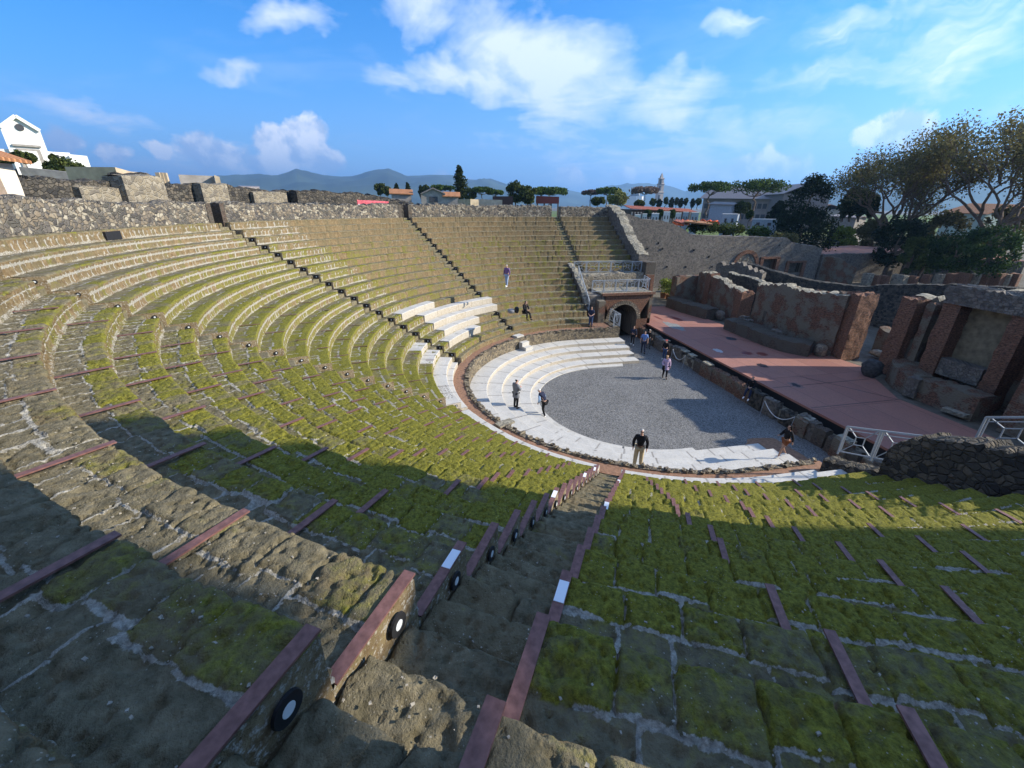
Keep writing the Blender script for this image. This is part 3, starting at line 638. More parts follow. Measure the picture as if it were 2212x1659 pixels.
# red banner on the corridor
b0=atR(772,436,27.2); b1=atR(840,440,27.2); bn=empty('banner_sign',(b0[0],b0[1],10.5),'long low red and white banner sign standing behind the ring wall','sign')
wall('panel',[(b0[0],b0[1],11.36),(b1[0],b1[1],11.28)],.08,11.0,simple('red_print',(.50,.10,.12),var=.35,scale=6),bn,side=1,jag=0,bulge=0); wall('white_edge',[(b0[0]*.999,b0[1]*.999,11.02),(b1[0]*.999,b1[1]*.999,11.02)],.10,10.6,simple('white_panel',(.7,.68,.66)),bn,side=-1,jag=0,bulge=0)
# east end: high sloping wall down to its pier
def railing(p0,p1,name='railing',lab=None,h=1.05,pn=1.1,drop=0,group='grey steel railings'):
    p0=np.array(p0,float); p1=np.array(p1,float); t=empty(name,tuple(p0),lab,'railing',group); L=np.linalg.norm(p1-p0); n=max(round(L/pn),1); Z=np.array([0,0,1.])
    for i in range(n+1):
        a=p0+(p1-p0)*i/n; part(MB().bar(a,a+Z*h,.034),'post',M['metal'],t)
    part(MB().bar(p0+Z*h,p1+Z*h,.040),'top_rail',M['metal'],t); part(MB().bar(p0+Z*.12,p1+Z*.12,.028),'bottom_rail',M['metal'],t)
    for i in range(n):
        a=p0+(p1-p0)*(i+.06)/n; b=p0+(p1-p0)*(i+.94)/n; mb=MB(); g=lambda f,z:a+(b-a)*f+Z*(.12+(h-.12)*z)
        for (f0,z0,f1,z1) in ((0,0,0,1),(1,0,1,1),(0,0,.35,.35),(0,1,.35,.65),(1,0,.65,.35),(1,1,.65,.65),(.35,.35,.65,.35),(.35,.65,.65,.65),(.35,.35,.35,.65),(.65,.35,.65,.65),(0,.86,1,.86)): mb.bar(g(f0,z0),g(f1,z1),.019)
        part(mb,'lattice_panel',M['metal'],t)
    return t
wall('end_wall',[(26.2,-8.35,11.05),(24.6,-8.35,11.1),(23,-8.35,10.2),(20.5,-8.35,8.6),(18.4,-8.35,7.3),(17.1,-8.35,6.6)],1.0,0,M['rubble_grey'],None,M['capstone'],side=1,jag=.16,lab='tall rubble wall sloping down from the top row at the far right end of the seats')
pr=empty('end_pier',(16.4,-8.6,0),'square brick pier ending the sloping wall above the arched passage','pier'); part(MB().box((16.2,-8.75,3.15),(1.75,.95,6.3)),'pier',M['brick_grey'],pr)
part(MB().box((15.25,-8.75,2.6),(.25,.75,5.2)),'brick_quoin',M['brick_red'],pr)
# lower sloping wall with railing (east) dropping beside the seats
wall('side_wall',[(18.0,-1.5,5.9),(16.6,-1.5,5.65),(15.2,-1.5,4.9),(13.8,-1.5,4.1),(12.7,-1.5,3.3)],.55,0,M['rubble_grey'],None,M['capstone'],side=1,jag=.09,lab='low rubble wall sloping down beside the sitting man at the far side')
railing((15.6,-1.75,5.0),(12.3,-1.75,2.5),lab='sloping railing on the low wall above the sitting man')
# vaulted passage block, arch facing west
FX=12.6
vb=empty('vaulted_passage',(FX,-5.5,0),'brick and rubble vaulted passage with a round arched mouth beside the stage','passage')
def arch_face():
    n=20; cy=-5.15; rr=1.32; zs_=1.75; y0,y1=-7.75,-3.1; zt=3.95; A=[]; B=[]
    for i in range(n+1):
        a=PIx*i/n; yy=cy+rr*math.cos(a); zz=zs_+rr*math.sin(a)*1.02; A.append((yy,zz)); B.append((y1+(y0-y1)*i/n,zt))
    mb=MB(); top=np.array([[(FX,b[0],b[1]) for b in B],[(FX,a_[0],a_[1]) for a_ in A]]); mb.grid(top,top[...,1:3].copy())
    for ya,yb in ((y1,cy+rr),(cy-rr,y0)):
        g=np.array([[(FX,ya,zt if 0 else zs_),(FX,yb,zs_)],[(FX,ya,-.1),(FX,yb,-.1)]],float); mb.grid(g,g[...,1:3].copy())
    tri=np.array([[(FX,y1,zt),(FX,y1,zs_)],[(FX,y1,zt),(FX,cy+rr,zs_)]]); tri2=np.array([[(FX,y0,zt),(FX,cy-rr,zs_)],[(FX,y0,zt),(FX,y0,zs_)]]); 
    part(mb,'arch_front',M['brick_red'],vb)
    ins=MB(); g=[]; 
    pr_=[(cy+rr,0)]+A+[(cy-rr,0)]
    g=np.array([[(FX,p[0],p[1]) for p in pr_],[(FX+6.5,p[0],p[1]) for p in pr_]]); uv=np.stack([np.tile(np.arange(len(pr_))*.2,(2,1)),np.array([[0]*len(pr_),[6.5]*len(pr_)])],-1); ins.grid(g,uv); part(ins,'barrel_vault',M['rubble_grey'],vb)
    vo=MB(); 
    for i in range(27):
        a=PIx*(i+.5)/27; c_=(FX-.02,cy+(rr+.17)*math.cos(a),zs_+(rr*1.02+.17)*math.sin(a)); v=MB().box((0,0,0),(.07,.10,.34)); V=v.V[0].copy(); ca,sa=math.cos(a-PIx/2),math.sin(a-PIx/2)
        V2=V.copy(); V2[:,1]=V[:,1]*ca-V[:,2]*sa; V2[:,2]=V[:,1]*sa+V[:,2]*ca; vo.add(V2+c_,v.Fq[0],V2[:,1:3]*1.0+i)
    part(vo,'arch_stones',M['rubble_light'],vb)
    part(MB().box((FX+2.6,y0+.1,1.9),(5.2,.3,4.1)),'side_wall',M['brick'],vb); part(MB().box((FX+2.9,y1-.05,1.9),(5.8,.3,4.1)),'side_wall',M['rubble_grey'],vb)
    part(MB().box((FX+3.1,(y0+y1)/2,4.0),(6.4,y1-y0+.2,.16)),'platform',M['capstone'],vb)
    part(MB().box((FX-.06,(y0+y1)/2,4.02),(.22,y1-y0+.3,.2)),'cornice',M['brick_red'],vb)
arch_face()
part(MB().box((FX-.35,-2.75,1.85),(.75,.6,3.5)),'brick_pillar',M['brick'],vb)
part(MB().box((FX+3.2,-2.35,1.9),(6.2,1.2,4.0)),'filling',M['rubble_grey'],vb)
wall('terrace_wall',[(15.5,-1.9,5.25),(15.5,-8.2,5.25)],.9,3.9,M['rubble_light'],None,None,jag=.1,lab='rubble wall behind the lower platform railing over the arched passage')
railing((13.1,-2.2,4.1),(13.1,-7.6,4.1),lab='lower lattice railing on the platform over the arched passage')
railing((13.1,-7.6,4.1),(15.2,-8.1,4.1),lab='short lattice railing joining the brick pier on the lower platform')
railing((16.7,-1.7,5.25),(16.7,-6.6,5.25),lab='upper lattice railing between the seats and the brick pier')
railing((16.7,-6.6,5.25),(15.9,-8.1,5.25),lab='short end section of the upper lattice railing touching the pier')
part(MB().box((16.9,-5,4.6),(1.9,6.5,1.26)),'terrace_floor',M['capstone'],vb)
railing((10.3,-3.2,1.78),(10.3,-3.75,1.78),name='railing',lab='small two panel gate railing at the left foot of the arch',pn=.6)
railing((10.35,-3.72,1.78),(12.3,-3.72,1.78),lab='lattice railing along the edge of the path beside the arch mouth')
wall('path_end_wall',[(9.95,-3.62,1.8),(12.5,-3.62,1.8)],.5,-.1,M['rubble_small'],side=1,jag=.02,lab='end of the low rubble wall beside the arch mouth')
part(MB().box((11.4,-2.6,.85),(2.6,2.0,1.75)),'path_end',M['earth'],vb)
# west end (near right of the photo): dark rubble walls carrying railings
wall('west_wall',[(-10.6,-2.35,2.2),(-11.6,-2.35,2.6),(-12.85,-2.35,3.15),(-13.1,-2.35,3.2)],.7,0,M['rubble_dark'],None,M['rubble_dark'],side=1,jag=.07,step=.12,lab='low dark rubble wall carrying the lattice railing at the right')
wall('west_wall',[(-12.7,-2.0,4.0),(-13.0,-2.0,4.5),(-13.5,-2.0,4.85),(-14.3,-2.0,5.1),(-15.2,-2.0,5.45),(-16.5,-2.0,6.0),(-19,-2.0,6.9)],.9,0,M['rubble_dark'],None,M['rubble_dark'],side=1,jag=.08,step=.12,bulge=.07,lab='tall dark rounded rubble wall at the right edge')
railing((-10.85,-2.6,2.62),(-13.1,-2.6,3.5),lab='lattice railing sloping up on the low dark wall at the right',h=1.15,pn=1.15)
railing((-13.9,-3.2,4.55),(-17.5,-3.2,6.4),lab='sunlit railing rising to the right edge behind the tall dark wall',h=1.1,pn=1.2)
wall('west_end_wall',[(-17,-8.35,6.6),(-20.5,-8.35,8.6),(-24.6,-8.35,11.1)],1.0,0,M['rubble_dark'],None,None,side=-1,jag=.14,lab='sloping rubble wall at the near end of the theatre')
wp=empty('west_passage',(-13,-5.5,0),'dark block of masonry behind the lattice railing at the right','passage'); part(MB().box((-15.3,-5.8,1.4),(5.4,4.6,2.9)),'block',M['rubble_dark'],wp)
# black box painting the shade of an opening in the riser, upper left
P_=atz(205,510,9.72); ph_=math.atan2(P_[1],P_[0]); c_=np.array([math.cos(ph_),math.sin(ph_),0]); q_=c_*(Rr(-2,ph_)-.02); dbx=MB().box((q_[0],q_[1],9.74),(.10,.95,.34),ph_); part(dbx,'opening_shade',M['black'],wBC if ph_<PH['B'] else wAB)
mb=MB(); r=random.Random(77)
for i in range(1500):
    k=r.choice((-1,0,0,1,1,2,2,3,4)); a=R_(r.uniform(136,172)); rr=Rr(k,a)+r.uniform(.08,.72); z=r.uniform(.002,.0065)
    if abs(a-PH['A'])*rr<STW+.1: rr=Rr(k,a)+r.uniform(.5,.85); zz_=Zr(k)-.02
    else: zz_=Zr(k)+.008
    mb.box((rr*math.cos(a),rr*math.sin(a),zz_+z),(z*2.2*r.uniform(.7,1.6),z*2.2,z*1.4),r.uniform(0,3),jit=z*.25)
o=mb.build('pebbles',simple('white_pebbles',(.30,.27,.22),.8,0,.3,20)); o['kind']='stuff'
# ---------------------------------------------------------------- stage
M['stage']=None
def m_stage():
    m,t,b=newmat('pink_stage_floor'); oc=t.new('ShaderNodeTexCoord').outputs['Object']; n=t.noise(oc,.9,5,.65); n2=t.noise(oc,16,4,.7)
    br=t.new('ShaderNodeTexBrick'); t.lk(t.vm('ADD',oc,(1.1,.35,0)),br.inputs[0]); br.inputs['Scale'].default_value=1; br.inputs['Brick Width'].default_value=4.2; br.inputs['Row Height'].default_value=2.1; br.inputs['Mortar Size'].default_value=.018; br.offset=.0
    br.inputs[1].default_value=(.30,.128,.095,1); br.inputs[2].default_value=(.36,.165,.12,1); br.inputs[3].default_value=(.13,.06,.05,1)
    c=t.mix(t.rng(n,.35,.7,.4,0),br.outputs[0],(.20,.115,.095)); c=t.mix(t.rng(n2,.42,.70,0,.5),c,(.16,.085,.07)); t.lk(c,b.inputs['Base Color']); b.inputs['Roughness'].default_value=.75; return m
M['stage']=m_stage()
ZS=1.28
st=empty('stage',(0,-7.5,0),'long pink stage floor with dark stains and seams','stage')
sp_=[(-18.6,-7.5),(13.9,-7.5),(14.4,-8.2),(15.2,-9.2),(18.9,-11.0),(18.9,-13.9),(3.6,-14.3),(2.2,-16.1),(-.3,-16.3),(-2.6,-14.9),(-5.0,-13.4),(-18.6,-13.4)]
part(MB().poly(sp_,ZS-.12,ZS),'floor',M['stage'],st)
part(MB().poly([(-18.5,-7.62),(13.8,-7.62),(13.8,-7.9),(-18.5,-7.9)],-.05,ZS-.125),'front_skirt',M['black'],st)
def blot(cx,cy,rx,ry,col,nm,z=ZS+.004,lab=None,seed=0,sq=0):
    r=random.Random(seed); P=[]
    for i in range(22):
        a=i/22*2*PIx; k=(1+r.uniform(-.18,.18)) if not sq else 1/max(abs(math.cos(a)),abs(math.sin(a)))*r.uniform(.93,1.02); P.append((cx+rx*k*math.cos(a),cy+ry*k*math.sin(a)))
    part(MB().poly(P,z-.003,z),nm,col,st)
wet=simple('damp_red_stain',(.16,.035,.025),.35); dk=simple('dark_stain',(.03,.02,.02),.4); gy=simple('grey_patch',(.20,.20,.19)); lg=simple('pale_grey_patch',(.36,.34,.34)); 
for (x,y,rx,ry,mt,s_,q) in ((11.3,-9.5,1.5,.55,gy,1,1),(13.6,-11.2,.9,.28,wet,2,0),(4.4,-8.9,.45,.28,lg,3,1),(3.5,-10.6,.4,.35,wet,4,0),(3.1,-11.6,.38,.33,wet,5,0),(6.9,-11.9,.42,.4,dk,6,0),(1.0,-9.8,.42,.30,dk,7,0),(-2.3,-9.3,.5,.38,simple('manhole_rim',(.22,.13,.11)),8,0),(-2.3,-9.3,.30,.2,dk,9,0),(14.3,-9.6,.8,.12,wet,10,0)):
    blot(x,y,rx,ry,mt,'floor_patch' if q else 'floor_stain',seed=s_,z=ZS+(.008 if mt is dk else .004))
for a,b in (((-2.4,-7.6),(-2.3,-14.6)),((-5.1,-7.6),(-5.1,-13.4)),((1.0,-16),(8.6,-11.2)),((-5.1,-13.3),(-1.0,-10.6))):
    d=np.array(b)-np.array(a); n_=np.array([-d[1],d[0]])/np.linalg.norm(d)*.02; part(MB().poly([tuple(a-n_),tuple(np.array(a)+n_),tuple(np.array(b)+n_),tuple(np.array(b)-n_)],ZS,ZS+.005),'floor_seam',dk,st)
# stone blocks along the front of the orchestra
pf=empty('stage_front_wall',(0,-6.9,0),'rough dark stone blocks and stubs in front of the stage','wall')
r=random.Random(21); x=12.4
prof=[]
while x>-14:
    w_=r.uniform(.5,1.7); low=r.random()<.28; h_=r.uniform(.35,.55) if low else r.uniform(.78,1.02)
    yb=-6.72-(r.uniform(.18,.3) if low else r.uniform(0,.12)); d_=r.uniform(.4,.55)
    prof.append((x-w_/2,w_,h_)); g=MB(); wl=wall('block',[(x,yb,h_),(x-w_,yb,h_+r.uniform(-.05,.05))],-6.72-.1-yb+d_ if False else d_,-.1,r.choice([M['rubble_grey'],M['brick'],M['rubble_dark'],M['brick_grey']]),pf,side=1,jag=.06,step=.1,bulge=.05,seed=int(x*10)+50)
    x-=w_+ (r.uniform(.0,.35) if r.random()<.3 else 0)
for (x,w_) in ((5.5,.55),(4.55,.65),(2.7,.8),(-5.55,.7),(-7.8,.7),(8.2,.5)):
    part(MB().box((x,-6.98,1.00),(w_,.42,.10),r.uniform(-.1,.1),jit=.015),'pale_top_slab',M['capstone'],pf)
for x,h_ in ((-5.6,1.0),(-7.85,1.0)):
    part(MB().box((x,-6.9,.48),(.75,.55,.96),jit=.02),'squared_block',M['brick'],pf)
o=MB().poly([(-18,-7.0),(13.3,-7.0),(13.3,-7.6),(-18,-7.6)],-.1,.62).build('stage_ledge',M['capstone']); tag(o,'narrow stone ledge between the rough blocks and the black edge of the stage','ledge')
# rope barriers
def rope(p0,p1,lab):
    t=empty('rope_barrier',(*p0,0),lab,'barrier','rope barriers'); 
    for p in (p0,p1): part(MB().bar((p[0],p[1]+.1,0),(p[0],p[1],.98),.014,6),'post',M['metal'],t)
    mb=MB(); last=None
    for i in range(11):
        f=i/10; q=(p0[0]+(p1[0]-p0[0])*f,p0[1]+(p1[1]-p0[1])*f,.98-.55*(1-(2*f-1)**2)); 
        if last: mb.bar(last,q,.022,6)
        last=q
    part(mb,'rope',simple('white_rope',(.6,.58,.54)),t)
rope((6.15,-6.35),(4.55,-6.4),'white rope between two posts near the man in the red cap'); rope((-3.3,-6.4),(-5.35,-6.45),'white rope between two posts near the right end of the stage front')
# stone stubs on the stage
def rock(name,c,sz,lab,mat,seed=0,cat='stone'):
    mb=MB(); n=10; r=np.random.default_rng(seed); g=[]
    for i,f in enumerate(np.linspace(-.5,.5,7)):
        k=(1-abs(2*f)**3*.35); a=np.linspace(0,2*PIx,n+1)[:-1]; 
        rr=.5*k/np.maximum(np.abs(np.cos(a)),np.abs(np.sin(a)))**.6*(1+r.normal(0,.07,n)); P=np.stack([c[0]+rr*np.cos(a)*sz[0],c[1]+rr*np.sin(a)*sz[1],np.full(n,c[2]+(f+.5)*sz[2])],-1); g.append(np.r_[P,P[:1]])
    g=np.array(g); mb.grid(g,np.stack([np.tile(np.linspace(0,2,n+1),(7,1)),g[...,2]],-1)); b=mb.n; mb.add(np.r_[g[-1][:-1],[[c[0],c[1],c[2]+sz[2]*1.02]]],[[i,(i+1)%n,n,n] for i in range(n)])
    o=mb.build(name,mat,None,True); return tag(o,lab,cat)
rock('stone_stub',(2.0,-15.3,ZS),(.75,.6,.85),'pale broken stone stub at the foot of the central brick pillar',M['rubble_light'],1)
rock('column_stub',(-1.9,-15.1,ZS),(.95,.85,1.05),'dark round column stub standing on the stage near the doorway',simple('dark_basalt',(.055,.055,.055),.8,0,.5,6,.8,.05),2)
rock('stone_block',(1.0,-19.4,ZS),(1.3,.7,.45),'bright white block lying in the central doorway',M['capstone'],3)
wall('doorway_wall',[(.2,-20.6,2.9),(2.6,-20.6,3.0)],.9,.5,M['brick'],jag=.15,side=-1,lab='short broken brick wall seen through the central doorway')
# ---------------------------------------------------------------- the ruined stage building
def rag(p,x,y,w_,d_,z0,z1,mat,nm,seed=None,rz=0,amp=.05):
    r=np.random.default_rng(int(abs(x*37+y*11+z1*5)) if seed is None else seed); per=[]; nx_=max(int(w_/.16),3); ny_=max(int(d_/.16),3)
    for f in np.linspace(-.5,.5,nx_,endpoint=False): per.append((f*w_,-.5*d_))
    for f in np.linspace(-.5,.5,ny_,endpoint=False): per.append((.5*w_,f*d_))
    for f in np.linspace(.5,-.5,nx_,endpoint=False): per.append((f*w_,.5*d_))
    for f in np.linspace(.5,-.5,ny_,endpoint=False): per.append((-.5*w_,f*d_))
    per.append(per[0]); P=np.array(per); L=np.r_[0,np.cumsum(np.hypot(*np.diff(P,axis=0).T))]; nz_=max(int((z1-z0)/.18),3); g=[]; uv=[]; tz=z1+(r.random(len(P))-.5)*.22; tz[-1]=tz[0]
    c_,s_=math.cos(rz),math.sin(rz)
    for f in np.linspace(0,1,nz_):
        zz=z0+(tz-z0)*f; k=1+(fbm(P[:,0]*3+x*3+P[:,1],zz,.35,int(r.integers(50)) if 0 else 7,3)-.5)*2*amp/max(min(w_,d_)*.5,.2); k[-1]=k[0]
        X_=P[:,0]*k; Y_=P[:,1]*k; g.append(np.stack([x+X_*c_-Y_*s_,y+X_*s_+Y_*c_,zz],-1)); uv.append(np.stack([L,zz],-1))
    mb=MB(); mb.grid(np.array(g),np.array(uv)); t_=np.array(g[-1]); n=len(t_)-1; mb.add(np.r_[t_[:-1],[[x,y,z1+.06]]],[[q_,(q_+1)%n,n,n] for q_ in range(n)],np.r_[t_[:-1],[[x,y,z1]]][:,:2]); return part(mb,nm,mat,p)
def pil(p,x,y,w_,d_,z1,mat='brick_red',rz=0,z0=ZS-.1,nm='pilaster'): return rag(p,x,y,w_,d_,z0,z1,M[mat],nm,rz=rz)
def podium(p,pts,z,dep=.55,mat='brick'):
    wall('podium',[(a,b,z) for a,b in pts],dep,ZS-.15,M[mat],p,side=1,jag=.03,seed=5,step=.3)
# left block
fl=empty('stage_ruin',(15,-16,ZS),'left brick block of the ruined stage building, lowest of the three','ruin')
wall('west_face',[(18.5,-13.7,4.35),(18.9,-16.9,4.4)],.8,ZS-.1,M['brick'],fl,side=1,jag=.06,seed=1)
wall('back_wall',[(18.8,-17.2,4.7),(17.2,-17.2,4.9),(15.5,-17.2,4.6),(13.6,-17.2,4.25),(12.0,-17.2,3.9)],.9,ZS-.1,M['brick'],fl,M['capstone'],side=-1,jag=.13,bulge=.08,seed=2)
pil(fl,17.0,-16.7,.8,1.0,4.85); pil(fl,14.7,-16.95,.6,.5,4.3,'brick'); pil(fl,12.15,-16.75,.85,1.3,3.95)
wall('podium',[(18.6,-14.4,2.25),(16.4,-14.6,2.2),(14.8,-14.9,2.2),(13.4,-15.3,2.1)],1.6,ZS-.15,M['brick_grey'],fl,side=-1,jag=.05,seed=5,step=.3)
for x,y in ((16.9,-14.3),(15.0,-14.45)): part(MB().box((x,y,ZS+.45),(.45,.5,1.0),.1,jit=.02),'pale_block',M['capstone'],fl)
rock('stone_block',(12.9,-15.2,ZS),(.9,.7,.75),'squared block on the stage before the left brick ruin',M['rubble_grey'],6)
# middle block
fm=empty('stage_ruin',(5,-16,ZS),'middle brick block of the ruined stage building with a bright brick pillar edge','ruin')
wall('back_wall',[(9.5,-16.5,5.0),(7.8,-16.4,5.15),(6.6,-16.3,5.45),(5.6,-16.3,5.4),(4.2,-16.3,5.5),(3.0,-16.5,5.6),(2.0,-16.8,5.7)],.9,ZS-.1,M['brick'],fm,M['capstone'],side=-1,jag=.13,bulge=.08,seed=3)
pil(fm,1.62,-16.95,1.0,1.5,5.75,'brick_red'); pil(fm,2.35,-16.35,.5,.6,5.7,'brick'); pil(fm,6.35,-16.0,.75,.7,5.4,'brick_red'); pil(fm,9.2,-16.2,.7,.8,4.95,'brick')
pil(fm,4.3,-16.2,.5,.45,5.45,'brick'); part(MB().box((7.5,-15.75,2.7),(1.3,.5,.9)),'niche_bench',M['brick_grey'],fm)
wall('podium',[(9.6,-14.7,2.25),(7.0,-14.6,2.2),(5.0,-14.6,2.15),(3.8,-14.8,2.15),(2.8,-15.5,2.15)],1.5,ZS-.15,M['brick_grey'],fm,side=-1,jag=.05,seed=6,step=.25)
for x,y in ((8.6,-14.6),(5.3,-14.5),(9.6,-15)): rag(fm,x,y,.6,.6,ZS-.1,ZS+1.02,M['rubble_grey'],'podium_pier')
for x,z in ((8.4,5.05),(5.45,5.35),(3.3,5.5)): pil(fm,x,-16.15,.35,.5,z,'brick_red')
for x,w_ in ((7.4,1.3),(4.9,.9)): rag(fm,x,-16.25,w_,.35,ZS,3.0,M['rubble_grey'],'dado',amp=.04)
for x,w_ in ((16,1.2),(13.4,1.4)): rag(fl,x,-17.0,w_,.4,ZS,2.9,M['brick_grey'],'dado',amp=.04)
# right block
fr=empty('stage_ruin',(-5,-17,ZS),'right brick block of the ruined stage building, tallest, with a plastered niche','ruin')
wall('back_wall',[(-1.0,-17.6,6.0),(-2.2,-17.7,6.1),(-3.4,-17.6,5.9),(-3.6,-17.5,6.9),(-8.8,-17.5,7.3),(-12,-17.5,7.3)],1.1,ZS-.1,M['brick'],fr,M['capstone'],side=1,jag=.13,bulge=.08,seed=7)
pil(fr,-1.45,-17.2,.95,1.0,6.0,'brick_red'); pil(fr,-3.75,-17.0,.85,1.0,6.6,'brick_red'); pil(fr,-6.7,-17.0,.7,1.0,6.7,'brick_red'); rag(fr,-5.4,-17.0,4.1,1.2,6.2,7.15,M['rubble_grey'],'lintel',amp=.09)
part(MB().box((-5.2,-17.42,4.3),(2.1,.1,4.2)),'plastered_niche',simple('olive_plaster',(.19,.16,.105),.9,0,.35,3),fr); part(MB().box((-5.2,-16.9,2.75),(2.0,.6,.95)),'niche_bench',M['rubble_grey'],fr)
pil(fr,-8.6,-16.6,.8,1.6,6.9,'brick_red'); pil(fr,-2.4,-17.35,.45,.5,5.9,'brick')
wall('podium',[(-1.5,-17.0,2.3),(-2.3,-15.9,2.3),(-3.4,-15.0,2.3),(-4.6,-14.6,2.3),(-6.2,-14.55,2.35),(-7.7,-14.5,2.4)],1.3,ZS-.15,M['brick'],fr,side=1,jag=.05,seed=8,step=.2)
part(MB().box((-4.75,-14.6,ZS+.5),(.55,.55,1.1),.1,jit=.02),'podium_pier',M['rubble_grey'],fr)
part(MB().box((-7.1,-14.35,ZS+.08),(1.0,.4,.2),.05,jit=.02),'pale_step',M['capstone'],fr)
for x,w_ in ((-2.2,.9),): rag(fr,x,-17.45,w_,.4,ZS,3.6,M['brick_grey'],'dado',amp=.05)
wall('east_side',[(-9.6,-14.5,5.0),(-9.8,-17.4,6.6)],.9,ZS-.1,M['brick'],fr,side=1,jag=.1,seed=9)
# walls behind
wall('rear_wall',[(18.8,-20.5,4.6),(15.6,-20.5,4.6),(12.4,-20.0,4.5),(10.3,-19.2,4.4)],.7,.8,M['rubble_dark'],None,M['capstone'],side=-1,jag=.07,lab='dark rubble wall between the left and middle brick ruins')
wall('long_dark_wall',[(26,-28.4,4.6),(17.5,-28.6,4.0),(11.5,-28.6,4.2),(6.6,-28.6,5.2),(.2,-28.6,6.1),(-6,-28.6,6.7),(-14,-28.6,7.0)],.8,.5,M['rubble_dark'],side=-1,jag=.05,step=.3,lab='long dark rubble wall behind the ruined stage building')
wall('low_rubble_wall',[(26.5,-24.5,4.7),(23.5,-25.5,4.9),(21.0,-26.5,4.3)],.8,.8,M['rubble_grey'],side=-1,jag=.25,lab='broken light rubble wall below the square openings')
# big plastered wall to the east with arch and doors
bw=empty('great_wall',(30,-25,1),'great grey plastered rubble wall with an arch and doorways behind the stage','wall')
def wall_x(X,prof,openings,z0,mat,parent,th=.9):
    # wall in the plane x=X facing west, with rectangular openings (y0,y1,z0,z1)
    ys=sorted(set([p[0] for p in prof]+[o[0] for o in openings]+[o[1] for o in openings]+list(np.arange(prof[0][0],prof[-1][0],.5))))
    zp=lambda y:np.interp(y,[p[0] for p in prof],[p[1] for p in prof]); mb=MB(); r=random.Random(3); jz={y:r.uniform(-.07,.07) for y in ys}
    for a,b in zip(ys[:-1],ys[1:]):
        m_=(a+b)/2; cuts=[(z0,None)]; hole=[(o[2],o[3]) for o in openings if o[0]<=m_<=o[1]]
        zz=z0; spans=[]
        for h0,h1 in sorted(hole): spans.append((zz,h0)); zz=h1
        spans.append((zz,None))
        for s0,s1 in spans:
            ta=zp(a)+jz[a] if s1 is None else s1; tb=zp(b)+jz[b] if s1 is None else s1
            g=np.array([[(X,a,s0),(X,b,s0)],[(X,a,ta),(X,b,tb)]]); mb.grid(g,g[...,1:3].copy(),flip=True)
            if s1 is None: g=np.array([[(X,a,ta),(X,b,tb)],[(X+th,a,ta+.05),(X+th,b,tb+.05)]]); mb.grid(g,g[...,:2].copy(),flip=True); g=np.array([[(X+th,a,z0),(X+th,b,z0)],[(X+th,a,ta+.05),(X+th,b,tb+.05)]]); mb.grid(g,g[...,1:3].copy())
    part(mb,'wall_face',mat,parent)
    for (a,b,c_,d) in openings:
        q=MB()
        for g in ([[(X,a,c_),(X+th,a,c_)],[(X,a,d),(X+th,a,d)]],[[(X,b,c_),(X+th,b,c_)],[(X,b,d),(X+th,b,d)]],[[(X,a,d),(X+th,a,d)],[(X,b,d),(X+th,b,d)]],[[(X,a,c_),(X+th,a,c_)],[(X,b,c_),(X+th,b,c_)]]): g=np.array(g,float); q.grid(g,g[...,:2]*1.0)
        part(q,'opening_reveal',M['brick'],parent)
def P30(x,y): v=ray(329.1+0*x+ (x)*.2232*1.0+987.5-0 if False else 0,0); 
def px240(x,y,X=30.0):
    px=2400*.5486+x*(900/2212)*.5486; py=600*.5486+y*(900/2212)*.5486; v=ray(px,py); P=CAM+v*(X-CAM[0])/v[0]; return float(P[1]),float(P[2])
prof=[px240(*p) for p in ((2062,935),(1990,905),(1790,880),(1720,832),(1500,822),(1200,812),(900,808),(800,800),(740,760),(640,700),(560,672),(300,640),(100,560))]
prof=sorted(prof)
dA=px240(1232,1135); dB=px240(1372,1135); dC=px240(1490,1030); dD=px240(1620,1020); dE=px240(1740,1068); dF=px240(1870,1062)
wall_x(30.0,prof,[(dB[0],dA[0],.9,dA[1]),(dD[0],dC[0],.9,dC[1]),(dF[0],dE[0],px240(1740,1165)[1],dE[1])],.8,M['rubble_grey'],bw)
for (a,b,z) in ((dB[0],dA[0],dA[1]),(dD[0],dC[0],dC[1]),(dF[0],dE[0],dE[1])):
    part(MB().box((29.95,(a+b)/2,z+.12),(.2,abs(b-a)+1.0,.28)),'lintel',M['brick_red'],bw)
    for y in (a,b): part(MB().box((29.95,y+(.25 if y==max(a,b) else -.25),z-1.2),(.2,.5,2.5)),'brick_jamb',M['brick_red'],bw)
dark=simple('hole_shade',(.02,.02,.02))
part(MB().box((34,-32,3),(.2,14,6)),'inner_wall',M['brick_grey'],bw)
ac=((dA[0]+dB[0])/2,dA[1]+.55); hl=MB()
for x,y in ((420,1108),(553,1108),(738,1108),(990,1105),(960,1008),(365,930),(505,935),(470,880),(820,945),(1640,900)):
    q=px240(x,y); hl.box((29.97,q[0],q[1]),(.08,.22,.20),0,jit=.03)
part(hl,'putlog_hole_shade',dark,bw)  # near-black boxes on the wall stand for the shade inside small holes
vo=MB()
for i in range(15):
    a=PIx*(i+.5)/15; c_=(29.93,ac[0]+1.75*math.cos(a),ac[1]+1.75*math.sin(a)); v=MB().box((0,0,0),(.12,.36,.5)); V=v.V[0].copy(); ca,sa=math.cos(a-PIx/2),math.sin(a-PIx/2); V2=V.copy(); V2[:,1]=V[:,1]*ca-V[:,2]*sa; V2[:,2]=V[:,1]*sa+V[:,2]*ca; vo.add(V2+c_,v.Fq[0],V2[:,1:3]+i)
